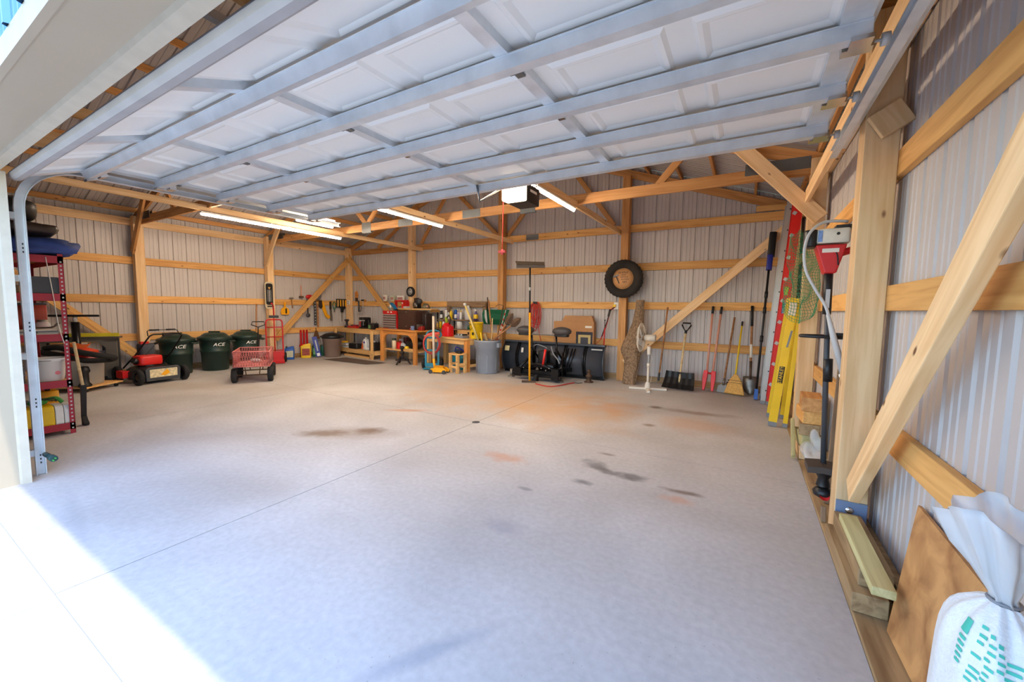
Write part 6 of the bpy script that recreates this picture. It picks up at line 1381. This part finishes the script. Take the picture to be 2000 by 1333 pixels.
m_ = MB().ball((0, 0, .10), (.08, .13, .09), 26, 16, jit=.9).obj('wrap', CLEARP, cv); MB().ball((.03, .05, .20), (.05, .07, .10), 20, 12, jit=.9).obj('wrap_top', CLEARP, cv)
st_ = board('brown_stick', (.565, 3.50, .016), (.635, 3.80, .95), .045, .02, OLDWOOD, None, up=(1, 0, 0)); tag(st_, 'weathered brown lath leaning between the right posts', 'lath')
st2 = board('grey_lath', (.500, 3.17, .016), (.498, 3.19, .115), .03, .015, OLDWOOD, None, up=(1, 0, 0)); tag(st2, 'short dark lath standing under the trimmer head', 'lath')
# ---- bracket at the near post
bk_ = T('post_bracket', 'grey-blue steel anchor plate bolted to the foot of the near post', 'bracket', (.595, 2.985, .015)); MB().bb(-.072, .072, -.006, .006, 0, .24).obj('plate', STEELBL, bk_); MB().lathe([(0, -.014), (.012, -.014), (.02, -.006)], 14, (-.01, -.006, .19), R=RX(-PI / 2) ).obj('bolt', CHROME, bk_); MB().cyl((-.01, -.006, .19), (-.01, -.018, .19), .016, n=6).obj('bolt_head', CHROME, bk_)
# ---- lumber on the floor plank
o_ = board('timber', (.545, 2.27, .062), (.545, 2.96, .062), .13, .09, TREATED, None, up=(1, 0, 0)); tag(o_, 'dark weathered timber lying lowest beside the near post', 'timber', 'timbers by the near post')
o_ = board('timber', (.575, 2.34, .150), (.575, 2.96, .150), .125, .085, TREATED, None, up=(1, 0, 0)); tag(o_, 'dark weathered timber stacked on the lowest one by the near post', 'timber', 'timbers by the near post')
o_ = board('light_board', (.552, 2.13, .214), (.556, 2.84, .214), .080, .038, GREENWOOD, None, up=(1, 0, 0)); tag(o_, 'pale greenish board lying on top of the weathered timbers', 'board')
pw_ = MB(); A = Vector((.595, 2.20, .016)); B_ = Vector((.69, 2.325, .545)); Cc = Vector((.69, 1.63, .52)); Dd = Vector((.613, 1.61, .016)); nn_ = (B_ - A).cross(Dd - A).normalized() * .014
vs = [A, B_, Cc, Dd]; pw_.add([p - nn_ / 2 for p in vs] + [p + nn_ / 2 for p in vs], [(0, 1, 2, 3), (7, 6, 5, 4), (0, 4, 5, 1), (1, 5, 6, 2), (2, 6, 7, 3), (3, 7, 4, 0)])
po = pw_.obj('plywood_sheet', PLY); tag(po, 'plywood off-cut leaning on the right wall behind the white sack', 'plywood')
# ---- woven sack tied at the neck
sk_ = T('woven_sack', 'white woven sack with teal print tied at the neck, near the camera', 'sack', (.553, 1.34, .018), 0)
nu = 40; rings = [(.0, .090, .15), (.03, .098, .17), (.15, .100, .18), (.32, .100, .175), (.47, .096, .165), (.57, .092, .145), (.63, .076, .115), (.665, .050, .07), (.685, .024, .03)]
vs = []
for z, rx, ry in rings:
    for i in range(nu):
        a = 2 * PI * i / nu; fold = .0 if z < .45 else (z - .45) / .24 * .12 * math.sin(11 * a) + (z - .45) / .24 * .06 * math.sin(5 * a + 1)
        k = 1 + fold + .04 * mnoise.noise(Vector((math.cos(a) * 2, math.sin(a) * 2, z * 7)))
        vs.append((rx * k * math.cos(a), ry * k * math.sin(a), z))
nr = len(rings); bo = MB().add(vs, [(j * nu + i, j * nu + (i + 1) % nu, (j + 1) * nu + (i + 1) % nu, (j + 1) * nu + i) for j in range(nr - 1) for i in range(nu)] + [tuple(range(nu - 1, -1, -1))], True).obj('body', SACK, sk_)
bo.modifiers.new('sub', 'SUBSURF').levels = 1; bo.modifiers['sub'].render_levels = 1
fl = [(.685, .022, .026), (.70, .020, .024), (.75, .036, .05), (.81, .055, .085), (.86, .066, .105), (.885, .070, .11)]; vs = []
for j, (z, rx, ry) in enumerate(fl):
    for i in range(nu):
        a = 2 * PI * i / nu; k = 1 + .16 * math.sin(7 * a + z * 9) + .08 * math.sin(12 * a)
        vs.append((rx * k * math.cos(a) - .22 * (z - .69), ry * k * math.sin(a), z + .03 * math.sin(2 * a) * (j > 2)))
nr = len(fl); fo = MB().add(vs, [(j * nu + i, j * nu + (i + 1) % nu, (j + 1) * nu + (i + 1) % nu, (j + 1) * nu + i) for j in range(nr - 1) for i in range(nu)], True).obj('open_neck', mat('sack_sheer', (226, 226, 226), .6, var=.03, alpha=.5), sk_); fo.modifiers.new('s', 'SOLIDIFY').thickness = .002
MB().tube(arc((0, 0, .688), .026, 0, 2 * PI, 16, 'XY')[:-1], .004, 6, True).obj('tie', MGREY, sk_)
def on_sack(a, z, off=.004):
    for q in range(len(rings) - 1):
        if rings[q][0] <= z <= rings[q + 1][0]:
            f = (z - rings[q][0]) / (rings[q + 1][0] - rings[q][0]); rx = rings[q][1] * (1 - f) + rings[q + 1][1] * f; ry = rings[q][2] * (1 - f) + rings[q + 1][2] * f
            return Vector(((rx + off) * math.cos(a), (ry + off) * math.sin(a), z))
def wrap(o):
    m = o.modifiers.new('wrap', 'SHRINKWRAP'); m.target = bo; m.wrap_method = 'NEAREST_SURFACEPOINT'; m.wrap_mode = 'OUTSIDE_SURFACE'; m.offset = .0025
def sack_bar(a0, a1, z0, z1, n=6, name='print'):
    vs = []; 
    for k in range(n + 1):
        a = a0 + (a1 - a0) * k / n; vs += [on_sack(a, z0 + (.0), .006), on_sack(a, z1, .006)]
    o = MB().add([tuple(v) for v in vs], [(2 * k, 2 * k + 2, 2 * k + 3, 2 * k + 1) for k in range(n)], True).obj(name, TEALP, sk_)
    wrap(o); return o
random.seed(3)
for k in range(9):
    for q in range(4):
        a = -2.50 + q * .19 + random.uniform(0, .04) - k * .015
        if random.random() < .85: sack_bar(a, a + random.uniform(.10, .17), .645 - k * .015 - q * .007, .651 - k * .015 - q * .007, 4)
for k in range(5): sack_bar(-2.86 + .01 * k, -2.66 - .01 * k, .60 - k * .014, .607 - k * .014, 4)
sack_bar(-2.92, -2.66, .615, .645, 5, 'print_block')
tx = text('OUND', .075, 'big_print', TEALP, sk_, (-.076, -.140, .495), (1.40, -.80, -.42), .0); wrap(tx)
sk2 = T('second_sack', 'white and teal plastic sack slumped against the tied sack', 'sack', (.46, .96, .016)); MB().ball((0, 0, .26), (.15, .14, .24), 24, 14, jit=.12).obj('body', SACK, sk2); MB().prism([(-.08, .30), (.05, .32), (.06, .40), (-.06, .38)], -.13, -.10).obj('print', TEALP, sk2)
